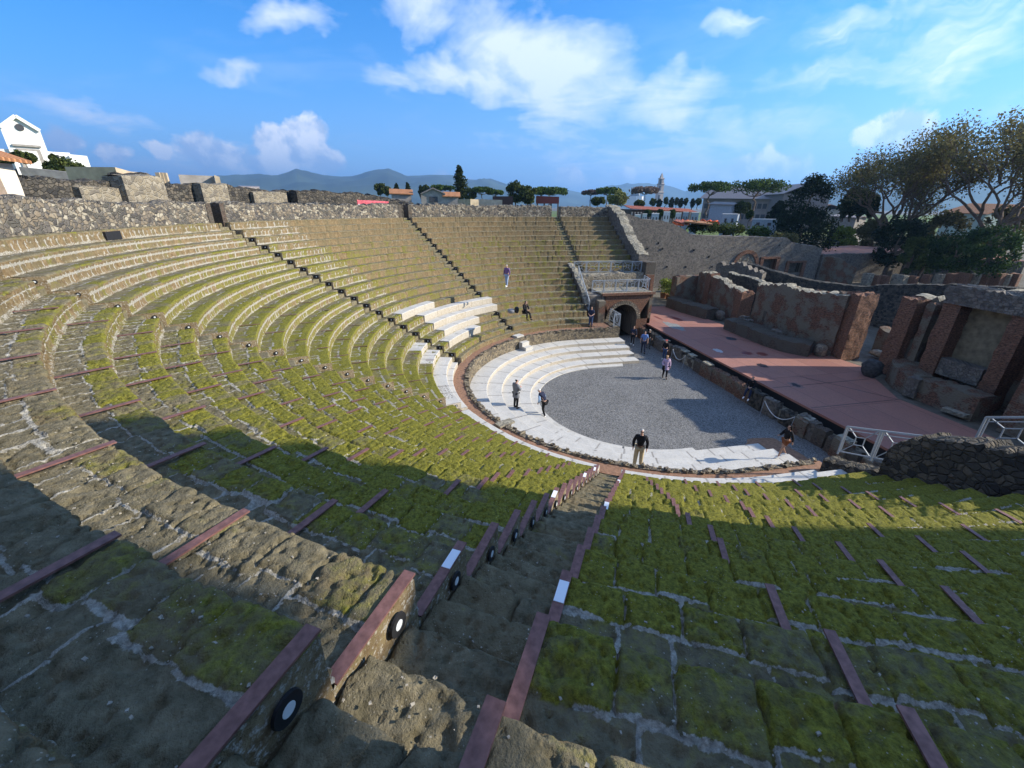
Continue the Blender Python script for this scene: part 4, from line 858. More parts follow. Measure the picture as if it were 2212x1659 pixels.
part(vo,'relieving_arch',M['brick_red'],bw); g=MB(); fan=[(29.96,ac[0]+1.5*math.cos(PIx*i/14),ac[1]+1.5*math.sin(PIx*i/14)) for i in range(15)]+[(29.96,ac[0],ac[1])]; g.add(fan,[[i,i+1,15,15] for i in range(14)],np.array(fan)[:,1:3]); part(g,'arch_filling',M['rubble'],bw)
# lower gymnasium buildings beyond: flat pink roofs, pillars
gb=empty('flat_roof_building',(33,-48,1),'low ruin with a flat pink roof beyond the great wall, at the right','building')
pz=5.0; PR=[(27.6,-43.6),(31.2,-43.0),(38.5,-49.5),(41.0,-60.0),(31.5,-66.5)]
part(MB().poly([(30.0,-43.2),(31.8,-42.8),(40,-50.5),(43,-62.5),(33.4,-66.5)],4.85,5.0),'roof',simple('pink_roof',(.42,.22,.17),.8,0,.2,2),gb)
wall('front_wall',[(29.8,-43.0,5.0),(29.0,-52,5.2),(28.6,-62.5,5.1)],.6,.8,M['rubble_grey'],gb,side=1,jag=.08,seed=31)
wall('side_wall',[(28.6,-62.5,5.1),(33,-66.5,5.2)],.6,.8,M['rubble_grey'],gb,side=1,jag=.08,seed=32)
wall('north_wall',[(31.6,-42.6,5.0),(27.9,-43.8,4.7),(26.6,-45.6,3.6)],.6,.8,M['brick'],gb,side=1,jag=.1,seed=33)
def pxRR(x,y): return 3032*.5486+x*.248,1000*.5486+y*.248
for i,(x,y,lab) in enumerate([(860,170,''),(930,185,''),(1010,190,''),(1140,180,''),(1255,195,''),(1375,180,''),(1485,175,''),(1590,170,''),(1700,165,''),(1800,175,''),(1890,170,''),(1985,170,''),(2065,175,''),(2150,170,'')]):
    p=at(*pxRR(x,y),72+i*.6); wdt=1.3 if i in(3,8,11) else .85
    nm=['leftmost','second','third','fourth and widest','fifth','sixth','seventh','eighth','ninth and broad','tenth','eleventh','twelfth','thirteenth','rightmost'][i]
    o=MB().box((p[0],p[1],p[2]/2+.4),(wdt,wdt*.8,p[2]-.8),.17,jit=.04).build('brick_pillar',M['brick_red'] if i%3 else M['rubble_light']); tag(o,nm+' in the row of sunlit ruined pillars at the right, counted from the left','pillar','row of sunlit ruined pillars')
a=at(*pxRR(1180,95),84); b=at(*pxRR(2230,75),96); wall('colonnade_back_wall',[(a[0],a[1],a[2]),(b[0],b[1],b[2])],.5,.6,M['rubble_dark'],side=1,jag=.1,step=.6,lab='dark back wall behind the row of sunlit pillars')
a=at(*pxRR(1720,118),90); b=at(*pxRR(2215,100),92); slab([(a[0],a[1],4.6),(a[0]+6,a[1]-4,4.6),(b[0]+6,b[1]-4,4.6),(b[0],b[1],4.6)],.15,simple('pink_roof2',(.42,.22,.17)),'small_roof',None,'small flat pink roof at the right edge above the pillars')
# ---------------------------------------------------------------- terrain, far land
def gh(x,y):
    R=np.hypot(x,y); z=np.full(x.shape,-.6)
    up=(R>26.6)&(y>-9); z=np.where(up,9.4-sm((x-30)/60)*1.6,z)
    south=(y<=-8.9)&(x<31.9); z=np.where(south,np.where(x>-19,1.12,9),z)
    z=np.where((x<-26.5),9.6,z)
    east=(x>=31.9)&(y<=-9); z=np.where(east,np.where(y>-43,8.2-sm((-y-12)/45)*3.2,2.0),z)
    z=np.where((y<=-9)&(x>=31.9)&(y<-43),2.0+sm((x-45)/60)*2.5,z)
    hill=sm((y-32)/60)*8*sm((130-x)/70); z=np.where(up,z+hill,z)
    far=np.hypot(x,y); z=np.where(far>160,np.minimum(z,7.5-sm((far-160)/900)*5),z)
    return z
def ax(a,b,fine,lim): 
    f=list(np.arange(a,b,fine)); s=fine; x=b; up=[]
    while x<lim: up.append(x); s*=1.16; x+=s
    s=fine; x=a; dn=[]
    while x>-lim: s*=1.16; x-=s; dn.append(x)
    return np.array(dn[::-1]+f+up)
gx=ax(-32,60,.8,26000); gy=ax(-60,40,.8,26000); X,Y=np.meshgrid(gx,gy); Z=gh(X,Y)+.25*(fbm(X,Y,9,2)-.5)*(np.hypot(X,Y)>45)
mb=MB(); mb.grid(np.stack([X,Y,Z],-1),np.stack([X,Y],-1)); 
gt,t,b=newmat('land'); oc=t.new('ShaderNodeTexCoord').outputs['Object']; sp=t.new('ShaderNodeSeparateXYZ'); t.lk(oc,sp.inputs[0])
n=t.noise(oc,.06,6,.65); n2=t.noise(oc,1.4,6,.7); g1=t.mix(t.rng(n2,.3,.7),(.04,.075,.012),(.13,.19,.03)); g2=t.mix(t.rng(n2,.3,.7),(.07,.06,.045),(.17,.15,.12))
isg=t.m('MULTIPLY',t.rng(sp.outputs[2],3,4.5),t.rng(n,.36,.5)); t.lk(t.mix(isg,g2,g1),b.inputs['Base Color']); t.lk(t.bump(n2,.7,.12),b.inputs['Normal'])
struct(mb.build('ground',gt,None,True))
# mountains: ridged ranges of real size, kilometres off
def range_(name,prof,dist,seed,depth=2600,rot=0):
    r=np.random.default_rng(seed); n=260; xs=np.linspace(prof[0][0],prof[-1][0],n); ys=np.interp(xs,[p[0] for p in prof],[p[1] for p in prof]); g=[]
    tops=np.array([at(x,y,dist) for x,y in zip(xs,ys)]); hz=tops[:,2]; dx=tops[:,0]-CAM[0]; dy=tops[:,1]-CAM[1]; L=np.hypot(dx,dy)
    for j,f in enumerate(np.linspace(-1,1,44)):
        k=(1-abs(f))**1.15; X_=CAM[0]+dx*(1+f*depth/L); Y_=CAM[1]+dy*(1+f*depth/L)
        rid=(fbm(X_,Y_,1100,seed,5)-.5); rg=1-np.abs(2*fbm(X_,Y_,700,seed+9,4)-1)
        Zz=-20+(hz+20)*k*(1+.0*rid)+(rid*hz*.55+(rg-.6)*hz*.35)*np.minimum((1-abs(f))*3,1)*min(1,abs(f)*5)
        g.append(np.stack([X_,Y_,Zz],-1))
    mb=MB(); mb.grid(np.array(g)); return struct(mb.build(name,M['mount'],None,True))
M['mount']=simple('mountain_rock',(.035,.05,.03),1,0,.6,.0016)
range_('mountains',[(150,436),(330,415),(470,380),(560,375),(600,380),(640,373),(700,383),(760,380),(800,372),(838,366),(880,379),(930,377),(975,377),(1000,386),(1030,388),(1060,385),(1100,400),(1140,420),(1200,437)],5200,1)
range_('mountains',[(1100,436),(1180,408),(1225,411),(1270,420),(1310,402),(1352,398),(1400,398),(1450,405),(1480,414),(1530,402),(1560,408),(1600,404),(1650,416),(1720,425),(1760,407),(1830,385),(1900,352),(1990,335),(2080,345),(2160,370),(2300,420)],7000,2)
range_('mountains',[(1690,436),(1720,424),(1760,410),(1830,384),(1880,360),(1930,340),(2020,330),(2100,338),(2200,360),(2400,420)],5200,3)
# ---------------------------------------------------------------- trees
def foliage(name,c1,c2,tr=.25):
    m,t,b=newmat(name); oc=t.new('ShaderNodeTexCoord').outputs['Object']; gi=t.new('ShaderNodeNewGeometry')
    n=t.noise(oc,.55,4,.6); f=t.m('ADD',t.m('MULTIPLY',gi.outputs['Random Per Island'],.6),t.m('MULTIPLY',n,.6)); t.lk(t.mix(t.rng(f,.3,.85),c1,c2),b.inputs['Base Color'])
    tl=t.new('ShaderNodeBsdfTranslucent'); t.lk(t.mix(t.rng(f,.3,.85),c1,c2),tl.inputs[0]); mx=t.new('ShaderNodeMixShader'); mx.inputs[0].default_value=tr
    t.lk(b.outputs[0],mx.inputs[1]); t.lk(tl.outputs[0],mx.inputs[2]); t.lk(mx.outputs[0],m.node_tree.nodes['Material Output'].inputs[0]); return m
FO={'pine':foliage('pine_needles',(.018,.04,.008),(.075,.115,.022)),'cyp':foliage('cypress_leaf',(.012,.022,.008),(.045,.06,.018)),'oak':foliage('oak_leaf',(.020,.034,.008),(.085,.10,.022)),
 'conifer':foliage('dark_conifer_leaf',(.005,.011,.005),(.020,.034,.012)),'autumn':foliage('autumn_leaf',(.070,.066,.024),(.19,.165,.065),.4),'bush':foliage('bush_leaf',(.012,.030,.007),(.05,.085,.018)),'pale':foliage('pale_leaf',(.10,.12,.03),(.22,.22,.07)),'dead':foliage('bare_twigs',(.10,.07,.06),(.20,.15,.12)),'lime':foliage('bright_leaf',(.08,.12,.015),(.24,.28,.05))}
M['bark']=simple('bark',(.13,.095,.07),.95,0,.35,3,.6,.05); M['bark_pale']=simple('pale_bark',(.27,.23,.18),.9,0,.4,2,.4,.03)
def leaves(mb,C,Rad,n,size,flat=(1,1,1),r=None):
    C=np.asarray(C,float); r=r or rng; i=r.integers(0,len(C),n); d=r.normal(size=(n,3)); d/=np.linalg.norm(d,axis=1)[:,None]; P=C[i]+d*(r.random((n,1))**.45)*np.asarray(Rad)[i][:,None]*np.array(flat)
    a=r.normal(size=(n,3)); a/=np.linalg.norm(a,axis=1)[:,None]; b_=np.cross(a,r.normal(size=(n,3))); b_/=np.linalg.norm(b_,axis=1)[:,None]; s=size*(.6+.8*r.random((n,1)))
    V=np.stack([P-a*s,P-b_*s*.6,P+a*s,P+b_*s*.6],1).reshape(-1,3); mb.add(V,np.arange(4*n).reshape(n,4)); return mb
def limb(mb,a,b,r0,r1,seg=5,wob=.06):
    a=np.array(a,float); b=np.array(b,float); L=np.linalg.norm(b-a); last=a
    for i in range(1,seg+1):
        q=a+(b-a)*i/seg+(rng.normal(size=3)*L*wob*(i<seg)); mb.bar(last,q,r0+(r1-r0)*(i-1)/seg,6,r0+(r1-r0)*i/seg); last=q
    return b
def tree(kind,x,yt,yb,wpx,d,label,fol=None,nm=None,group='trees beyond the theatre',dens=1,z0=None,lean=0):
    T_=at(x,yt,d); B_=at(x,yb,d); zb=B_[2] if z0 is None else z0; H=T_[2]-zb; W_=wpx*math.dist(T_,CAM)/F/ (math.hypot((x-1106)/F,1)) *1.0; base=np.array([T_[0],T_[1],zb]); px=math.dist(T_,CAM)/F
    t=empty(nm or {'cyp':'cypress_tree','umb':'pine_tree','con':'conifer_tree'}.get(kind,'tree'),tuple(base),label,'tree',group)
    ls=max(px*1.9,.10); tr=MB(); fo=MB(); r=rng
    if kind=='umb':
        W_*=1.12; ch=H*.46; cz=zb+H-ch; limb(tr,base-[0,0,1],base+[lean*.3,0,H*.55],H*.035,H*.022); hub=base+[lean*.3,0,H*.55]; C=[];Rd=[]
        for i in range(26):
            a=r.uniform(0,2*PIx); q=math.sqrt(r.random())*W_*.42; C.append((base[0]+lean+q*math.cos(a),base[1]+q*math.sin(a),cz+ch*(.30+.42*math.sqrt(max(0,1-(q/(W_*.5))**2))))); Rd.append(W_*.125)
            if i%3==0: limb(tr,hub,np.array(C[-1])-[0,0,ch*.2],H*.014,H*.005,4)
        leaves(fo,C,Rd,int(2600*dens),ls,(1.1,1.1,.8))
    elif kind=='cyp':
        limb(tr,base-[0,0,1],base+[0,0,H*.3],.2,.15,2); C=[];Rd=[]
        for i in range(30):
            f=(i+.5)/30; rr=W_*.5*(math.sin(min(f*1.9+.25,1.57))*(1-max(0,f-.35)**1.5*1.35)); C.append((base[0]+r.normal()*rr*.25,base[1]+r.normal()*rr*.25,zb+H*f)); Rd.append(max(rr*.95,.15))
        leaves(fo,C,Rd,int(2400*dens),ls,(1,1,1.2))
    elif kind=='con':
        limb(tr,base-[0,0,1],base+[0,0,H*.8],H*.03,.1,3); C=[];Rd=[]
        for i in range(90):
            f=r.random()**1.1; rr=W_*.5*(1-f)**.62*(.65+.5*r.random()); a=r.uniform(0,2*PIx); C.append((base[0]+rr*.75*math.cos(a),base[1]+rr*.75*math.sin(a),zb+H*(.04+.94*f))); Rd.append(W_*.11+.1*W_*(1-f))
        leaves(fo,C,Rd,int(5200*dens),ls,(1,1,.6))
    else:
        limb(tr,base-[0,0,1],base+[0,0,H*.5],H*.04,H*.02,3); C=[];Rd=[]
        for i in range(34):
            v=r.normal(size=3); v/=np.linalg.norm(v); v[2]=v[2]*.9; C.append((base[0]+v[0]*W_*.36,base[1]+v[1]*W_*.36,zb+H*.56+v[2]*H*.34)); Rd.append(W_*.15*(.7+.6*r.random()))
            if i%6==0: limb(tr,base+[0,0,H*.35],C[-1],H*.015,H*.006,3)
        leaves(fo,C,Rd,int(2600*dens),ls)
    part(tr,'trunk',M['bark'],t); part(fo,'crown',FO[fol or {'umb':'pine','cyp':'cyp','con':'conifer','oak':'oak'}[kind]],t)
    return t
for a in [('cyp',991,361,441,27,95,'tall dark cypress rising alone above the ring wall in the centre'),
 ('oak',820,396,424,26,150,'small round dark tree above the curved dark wall, left of the thin cypresses'),('oak',835,402,424,18,150,'little dark tree just right of the small round one'),
 ('cyp',856,398,424,9,150,'thin cypress, leftmost of the two between the round tree and the gabled house'),('cyp',880,396,426,9,150,'thin cypress, right one of the two left of the gabled house'),('cyp',908,402,424,7,160,'tiny cypress touching the gabled house'),
 ('oak',920,399,426,20,150,'dark bushy tree behind the left side of the gabled house'),('umb',950,401,426,40,150,'wide pine behind the gabled house'),('umb',972,400,430,17,150,'small slender umbrella pine just left of the tall cypress'),
 ('oak',1015,406,438,28,130,'round green tree right of the tall cypress'),('umb',1041,404,440,42,130,'wide umbrella pine between the tall cypress and the big round tree'),('umb',1070,410,440,32,135,'smaller umbrella pine left of the big round tree'),
 ('oak',1114,391,446,44,100,'big round dark tree above the ring wall, taller left half'),('oak',1142,399,448,40,98,'big round dark tree above the ring wall, right half'),('umb',1188,407,440,66,140,'long low umbrella pine behind the small red roofed shed'),
 ('umb',1277,410,440,32,150,'grey thin crowned pine right of the red roofed shed'),('umb',1313,406,442,52,150,'green umbrella pine above the corner of the wall'),('oak',1293,427,445,30,120,'low dark round bushy tree under the grey pine'),
 ('oak',1335,414,446,46,110,'pale yellowish willow like tree above the wall corner'),('oak',1382,433,450,20,120,'small dark round tree at the left end of the long red roof'),
 ('umb',1395,405,438,52,170,'brown pine in front of the church'),('umb',1538,392,458,76,140,'tall umbrella pine left of the long palace building'),('umb',1638,388,468,106,125,'largest umbrella pine, in front of the palace building'),
 ('oak',1606,434,466,32,120,'round green tree under the largest umbrella pine'),('con',1686,436,492,48,95,'dark pointed conifer right of the largest umbrella pine')]:
    f=None
    if 'grey thin' in a[6] or 'brown pine' in a[6]: f='dead'
    if 'willow' in a[6]: f='pale'
    tree(*a,fol=f,dens=1.0 if a[5]>120 else 1.5)
for i,x in enumerate((1440,1452,1463,1472,1483,1497,1510,1425,1412)):
    tree('cyp' if i%2 else 'oak',x,424+(i*5)%9,447,[8,12,7,10,8,9,12,10,14][i],190,['first','second','third','fourth','fifth','sixth','seventh','last but one','last'][i]+' of the small dark trees behind the long red roof',dens=.35,group='small dark trees behind the red roof')
tree('con',1766,376,532,165,85,'big nearly black conifer beyond the pink roofs',dens=2.2,z0=2)
for i,(x,yt) in enumerate(((1838,412),(1856,404),(1874,410),(1893,424))): tree('cyp',x,yt,468,26,110,['leftmost','second','third','rightmost'][i]+' of the dark cypresses beside the big black conifer',group='cypresses beside the black conifer',dens=.8)
tree('oak',1965,455,536,92,80,'round nearly black shrub below the tall bare branched tree',fol='conifer',dens=2.2,z0=2,nm='shrub')
for i,(x,yt,yb,w_,d,lab,f) in enumerate([(2020,505,575,80,82,'dark green bush left in the hedge behind the pink roof','bush'),(2090,488,575,100,80,'dark green bush in the middle of the hedge','bush'),(2170,470,580,110,78,'tall dark green bush at the right edge','bush'),(1825,484,532,60,100,'bright olive bush right of the black conifer','lime'),(1900,470,530,80,105,'tawny bush under the tall bare branched tree','autumn'),(2060,450,520,90,100,'yellow brown bush between the two tall trees','autumn'),(2190,430,500,80,100,'yellow brown thicket at the right edge','autumn'),(1990,500,545,50,76,'small grey green bush at the edge of the pink roof','oak')]):
    tree('oak',x,yt,yb,w_,d,lab,fol=f,nm='bush',dens=1.6,z0=2,group='bushes beyond the pink roofs')
for i,(x,yt,yb,w_,d,lab,f) in enumerate([(1520,483,497,60,75,'low hedge on the grass right of the orange roof','oak'),(1580,485,505,60,72,'green hedge on the grassy bank','oak'),(1640,492,512,55,72,'dark hedge on the grassy bank','bush'),(1690,505,525,60,75,'grey brown bush below the pointed conifer','autumn'),(1622,453,472,14,90,'tiny round tree on the grass under the largest pine','bush'),(1400,452,470,16,100,'small clipped tree by the parked vans, left','bush'),(1427,451,472,16,100,'small clipped tree by the parked vans, middle','bush'),(1455,451,470,16,100,'small clipped tree by the parked vans, right','bush')]):
    tree('oak',x,yt,yb+4,w_,d,lab,fol=f,nm='bush',dens=.8,group='bushes on the grassy bank')
def branchy(x,yb,d,H,label,lean,spread,n0=5,seed=0,leaf=3800,z0=None):
    global rng
    sv=rng; rng=np.random.default_rng(seed); B_=at(x,yb,d); zb=B_[2] if z0 is None else z0; base=np.array([B_[0],B_[1],zb]); t=empty('tall_tree',tuple(base),label,'tree','tall half bare trees'); tr=MB(); tips=[]
    side=np.array([_rt[0],_rt[1],0]); fwd=np.array([_fw[0],_fw[1],0]); fwd/=np.linalg.norm(fwd)
    def grow(p,v,L,r0,lv):
        q=p+v*L; limb(tr,p,q,r0,r0*.62,4,.045)
        if lv>=2: tips.append(p+(q-p)*.6); tips.append(q)
        if lv>=4: return
        for i in range(3 if lv<3 else 2):
            nv=v+side*rng.normal(0,.48)+fwd*rng.normal(0,.40)+np.array([0,0,rng.uniform(-.05,.30)]); nv/=np.linalg.norm(nv); grow(q,nv,L*rng.uniform(.60,.80),r0*.58,lv+1)
    for i in range(n0):
        v=side*(lean+spread*(i/(n0-1)-.5)*2)+fwd*rng.normal(0,.3)+np.array([0,0,1.]); v/=np.linalg.norm(v); grow(base,v,H*.34,H*.017,0)
    part(tr,'trunk',M['bark'],t); fo=MB(); tips=np.array(tips); tips=tips[tips[:,2]>zb+H*.22]; leaves(fo,tips,np.full(len(tips),H*.085),int(leaf*2.3),.165,(1.3,1.3,.9)); part(fo,'crown',FO['autumn'],t); rng=sv
branchy(1955,470,100,19.5,'tall half bare tree with forked pale trunk, left of the two at the right',.05,.75,6,5,11000,z0=3)
branchy(2150,495,92,20.5,'tall half bare tree nearest the right edge',.12,.6,5,8,10000,z0=3)
branchy(2290,490,125,25,'tall half bare tree cut by the right edge',-.1,.6,5,11,7000,z0=3)
# ---------------------------------------------------------------- far buildings
def bld(name,label,x0,y0,x1,y1,d0,d1,zb,dep,mat,roof=None,cat='building',rh=.6,over=.4):
    a=at(x0,y0,d0); b=at(x1,y1,d1); v=(b-a)[:2]; L=np.hypot(*v); v=v/L; n_=np.array([-v[1],v[0]]); mid=(a[:2]+b[:2])/2
    if n_@(mid-CAM[:2])<0: n_=-n_
    t=empty(name,(float(mid[0]),float(mid[1]),zb),label,cat); za,zb_=a[2],b[2]; A=a[:2]; B=b[:2]
    P=[A,B,B+n_*dep,A+n_*dep]; part(MB().poly([tuple(p) for p in P],zb,[za,zb_,zb_,za]),'wall',mat,t)
    if roof:
        o=over; P0=[(*(A-v*o-n_*o),za),(*(B+v*o-n_*o),zb_),(*(B+v*o+n_*dep*.5),zb_+rh),(*(A-v*o+n_*dep*.5),za+rh)]; P1=[(*(A-v*o+n_*dep*.5),za+rh),(*(B+v*o+n_*dep*.5),zb_+rh),(*(B+v*o+n_*(dep+o)),zb_),(*(A-v*o+n_*(dep+o)),za)]
        slab(P0,.15,roof,'roof',t); slab(P1,.15,roof,'roof',t)
    t['_']=0; del t['_']
    def win(f,zc,w_,h_,mat2=None,nm='window',e=.03):
        c=A+v*L*f-n_*e; zz=(za+(zb_-za)*f); part(MB().box((c[0],c[1],zc),(w_,.12,h_),math.atan2(v[1],v[0])),nm,mat2 or M['win'],t)
    return t,win,(A,B,v,n_,L,za,zb_)
M['win']=simple('dark_window',(.06,.06,.065),.4); M['white']=simple('white_wall',(.72,.70,.66),.85,0,.07,1.2); M['greyw']=simple('grey_wall',(.30,.27,.24),.9,0,.25,1.5); M['buff']=simple('buff_wall',(.40,.32,.22),.9,0,.25,1.2); M['pinkw']=simple('faded_pink_wall',(.27,.215,.19),.9,0,.2,.4)
M['roofpan']=simple('dull_metal_roof',(.23,.20,.19),.6)
# white villa on the hill
HX=95
vt,win,(A,B,v,n_,L,za,zb_)=bld('villa','white villa with a tall gabled front on the hill at the far left',-60,318,150,330,HX,HX,14.0,10,M['white'],None)
gA=at(18,300,HX-2); gB=at(106,320,HX-2); zt=at(60,257,HX)[2]
def gable():
    c0=at(22,330,HX-.6); c1=at(104,330,HX-.6); e0=at(14,276,HX-.6); e1=at(88,283,HX-.6); ap=at(41,257,HX-.6)
    zbm=13.5; P=[(c0[0],c0[1],zbm),(c1[0],c1[1],zbm),(c1[0],c1[1],e1[2]),((c0[0]+c1[0])/2,(c0[1]+c1[1])/2,ap[2]+.3),(c0[0],c0[1],e0[2])]
    nn=np.array([n_[0],n_[1],0])*14; P=np.array(P); m_=MB(); m_.add(np.r_[P,P+nn],[[i,(i+1)%5,5+(i+1)%5,5+i] for i in range(5)]); m_.ng=[[4,3,2,1,0],[5,6,7,8,9]]; part(m_,'gabled_front',M['white'],vt)
    f=-np.array([n_[0],n_[1],0]); ctr=(P[2]+P[4])/2; part(MB().disc(ctr+f*.05+[0,0,.2],f,.42,.10,20,.0),'round_window',M['win'],vt); pass
    rz=math.atan2(v[1],v[0]); c=(P[0]+P[1])/2+f*.08; part(MB().box((c[0],c[1],ctr[2]-4.2),(2.3,.25,3.6),rz),'window_frame',M['greyw'],vt); c2=c+f*.1; part(MB().box((c2[0],c2[1],ctr[2]-4.2),(1.5,.2,3.1),rz),'shutter',M['white'],vt); part(MB().box((c2[0],c2[1],ctr[2]-6.15),(3.2,.8,.25),rz),'balcony',M['greyw'],vt); part(MB().box((c2[0],c2[1],ctr[2]-2.0),(2.7,.3,.25),rz),'window_hood',M['greyw'],vt)
    for s_,(p,q) in enumerate(((P[4],P[3]),(P[3],P[2]))): part(MB().bar(p+f*.2,q+f*.2,.28),'gable_cornice',M['white'],vt)
    slab([tuple(P[4]+[0,0,.1]),tuple(P[3]+[0,0,.15]),tuple(P[3]+nn+[0,0,.15]),tuple(P[4]+nn+[0,0,.1])],.3,M['tile'],'roof',vt)
gable()
for f_,z_ in ((.30,16.0),(.42,16.6),(.66,15.8),(.80,16.2),(.12,16.1)): win(f_,z_+.6,1.2,1.2)
for f_ in (.25,.48,.75): win(f_,14.6,2.2,1.4)
bld('villa_wing','low white wing at the right end of the villa',148,333,188,337,HX-2,HX-2,13.8,8,M['white'])
for x,yt,yb,w_,d,lab in ((130,346,392,78,80,'large dark bush in front of the white villa'),(46,330,352,40,86,'smaller bush before the villa door'),(5,338,352,26,86,'dark bush at the left edge below the villa'),(110,332,350,10,84,'young thin tree in front of the villa')):
    tree('oak',x,yt,yb,w_,d,lab,fol='oak',nm='bush',group='bushes before the villa',dens=1.5)
for nm,lab,a in (('terrace_wall','dark garden wall with a white coping below the villa wing',(160,366,248,368,62,58,10,3,M['greyw'])),('ruin','buff coloured broken ruin wall right of the garden wall',(248,361,305,377,50,52,10,4,M['buff'])),('ruin','long grey flat topped ruin between the two pale buttresses',(385,377,462,380,60,60,10,5,M['greyw'])),('terrace_wall','low grey terrace wall under the villa bushes at the left',(40,360,150,372,60,58,10,3,M['greyw']))):
    bld(nm,lab,*a)
bld('ruin','small buff end wall of the long grey ruin',462,378,474,382,59,59,10,4,M['buff'])
slab([tuple(at(268,378,48)),tuple(at(312,383,50)),tuple(at(320,384,55)),tuple(at(275,379,54))],.15,M['tile_red'],'roof',None,'small red tile patch above the first pale buttress')
for i,x in enumerate((341,348,355)):
    p=at(x,373,62); o=MB().box((p[0],p[1],p[2]-1.1),(.42,.42,2.2),jit=.02).build('chimney_post',M['buff']); tag(o,['left','middle','right'][i]+' one of three little buff posts above the first pale buttress','post','three little buff posts')
slab([tuple(at(515,403,60)),tuple(at(560,405,62)),tuple(at(560,402,70)),tuple(at(515,401,70))],.2,M['roofpan'],'flat_roof',None,'thin dark flat roof above the outer dark wall')
# gabled stone house
ht,win,(A,B,v,n_,L,za,zb_)=bld('stone_house','grey gabled stone house left of the tall cypress',909,420,962,420,88,88,8.5,8,M['greyw'],None)
mid=(A+B)/2; ap=at(935,410,88)[2]+.2
P=np.array([(*A,za),(*B,zb_),(*mid,ap)]); nn=np.array([*n_,0])*8; m_=MB(); m_.add(np.r_[P,P+nn],[[0,1,2,2],[3,5,4,4]]); part(m_,'gable',M['greyw'],ht)
for p,q in ((P[0],P[2]),(P[2],P[1])): e=(q-p)*.08; slab([tuple(p-np.array([*n_,0])*.4),tuple(q-np.array([*n_,0])*.4),tuple(q+nn),tuple(p+nn)],-.2,M['roofpan'],'roof',ht)
win(.5,zb_-.9,1.6,1.0)
bld('long_shed','low shed with striped red tile roof between the gabled house and the tall cypress',960,423,990,424,88,88,8.5,5,M['greyw'],M['tile'],rh=.8)
bld('long_shed','low shed with striped red tile roof left of the gabled house',845,417,888,419,96,96,8.5,5,M['greyw'],M['tile'],rh=.9)
bld('ruin','low grey ruin with one dark window right of the tall cypress',1032,430,1085,432,80,80,8.5,5,M['greyw'])[1](.62,9.6,1.6,.9)
bld('ruin','dark sided low shelter just right of the tall cypress',1016,430,1034,431,79,80,8.5,4,M['buff'])
bld('canopy','black flat canopy between the grey ruin and the big round tree',1064,424,1108,424,92,92,10.6,5,simple('brown_black',(.05,.03,.03)))
rt,win,_=bld('pavilion','small open pavilion with a flat dark red roof right of the big round tree',1158,423,1208,425,100,100,11.6,6,simple('dark_red_fascia',(.20,.05,.045)),None)
for i in range(4):
    p=at(1161+i*15,428,101); part(MB().box((p[0],p[1],10),(.25,.25,4)),'post',M['bark'],rt)
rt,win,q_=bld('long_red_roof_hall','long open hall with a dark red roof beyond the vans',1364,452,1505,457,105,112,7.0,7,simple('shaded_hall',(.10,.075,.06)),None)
a=at(1362,443,105); b=at(1507,451,112); nn=np.array([*q_[3],0]); e=nn*1.0; slab([tuple(at(1362,450,104)),tuple(at(1507,458,111)),tuple(b+nn*4),tuple(a+nn*4)],.12,M['tile_red'],'roof',rt)
for i in range(22):
    p=at(1366+i*6.6,452+i*.25,104.3); part(MB().box((p[0],p[1],8.6),(.25,.25,2.8)),'post',M['greyw'],rt)
pt,win,q_=bld('palace','long faded pink palace with many small windows behind the largest pines',1520,428,1690,430,175,165,4,16,M['pinkw'],M['roofpan'],rh=4.2,over=1)
for i in range(15):
    for z_ in (11.5,8.3): win(.05+i*.064,z_,1.2,1.5)
bld('palace_wing','right end block of the palace beside the pointed conifer',1640,422,1694,418,172,160,4,14,simple('grey_pink',(.20,.165,.155)),M['roofpan'],rh=3,over=.6)
bld('town_house','pale low building with blue shutters under the left tall pine',1535,440,1582,442,120,118,6,6,simple('pale_blue_wall',(.28,.32,.37)),M['roofpan'],rh=.5)
bld('town_house','distant pale house row right of the pointed conifer',1705,447,1755,452,260,240,2,14,M['pinkw'],M['tile'],rh=2)
bld('town_house','distant orange roofed house between the tall half bare trees',2040,458,2130,462,150,145,2,14,simple('pale_green_wall',(.36,.42,.34)),M['tile'],rh=2)
bld('town_house','low distant white wall behind the dark cypresses',1800,466,1850,470,120,118,2,4,M['greyw'],M['roofpan'],rh=.3)
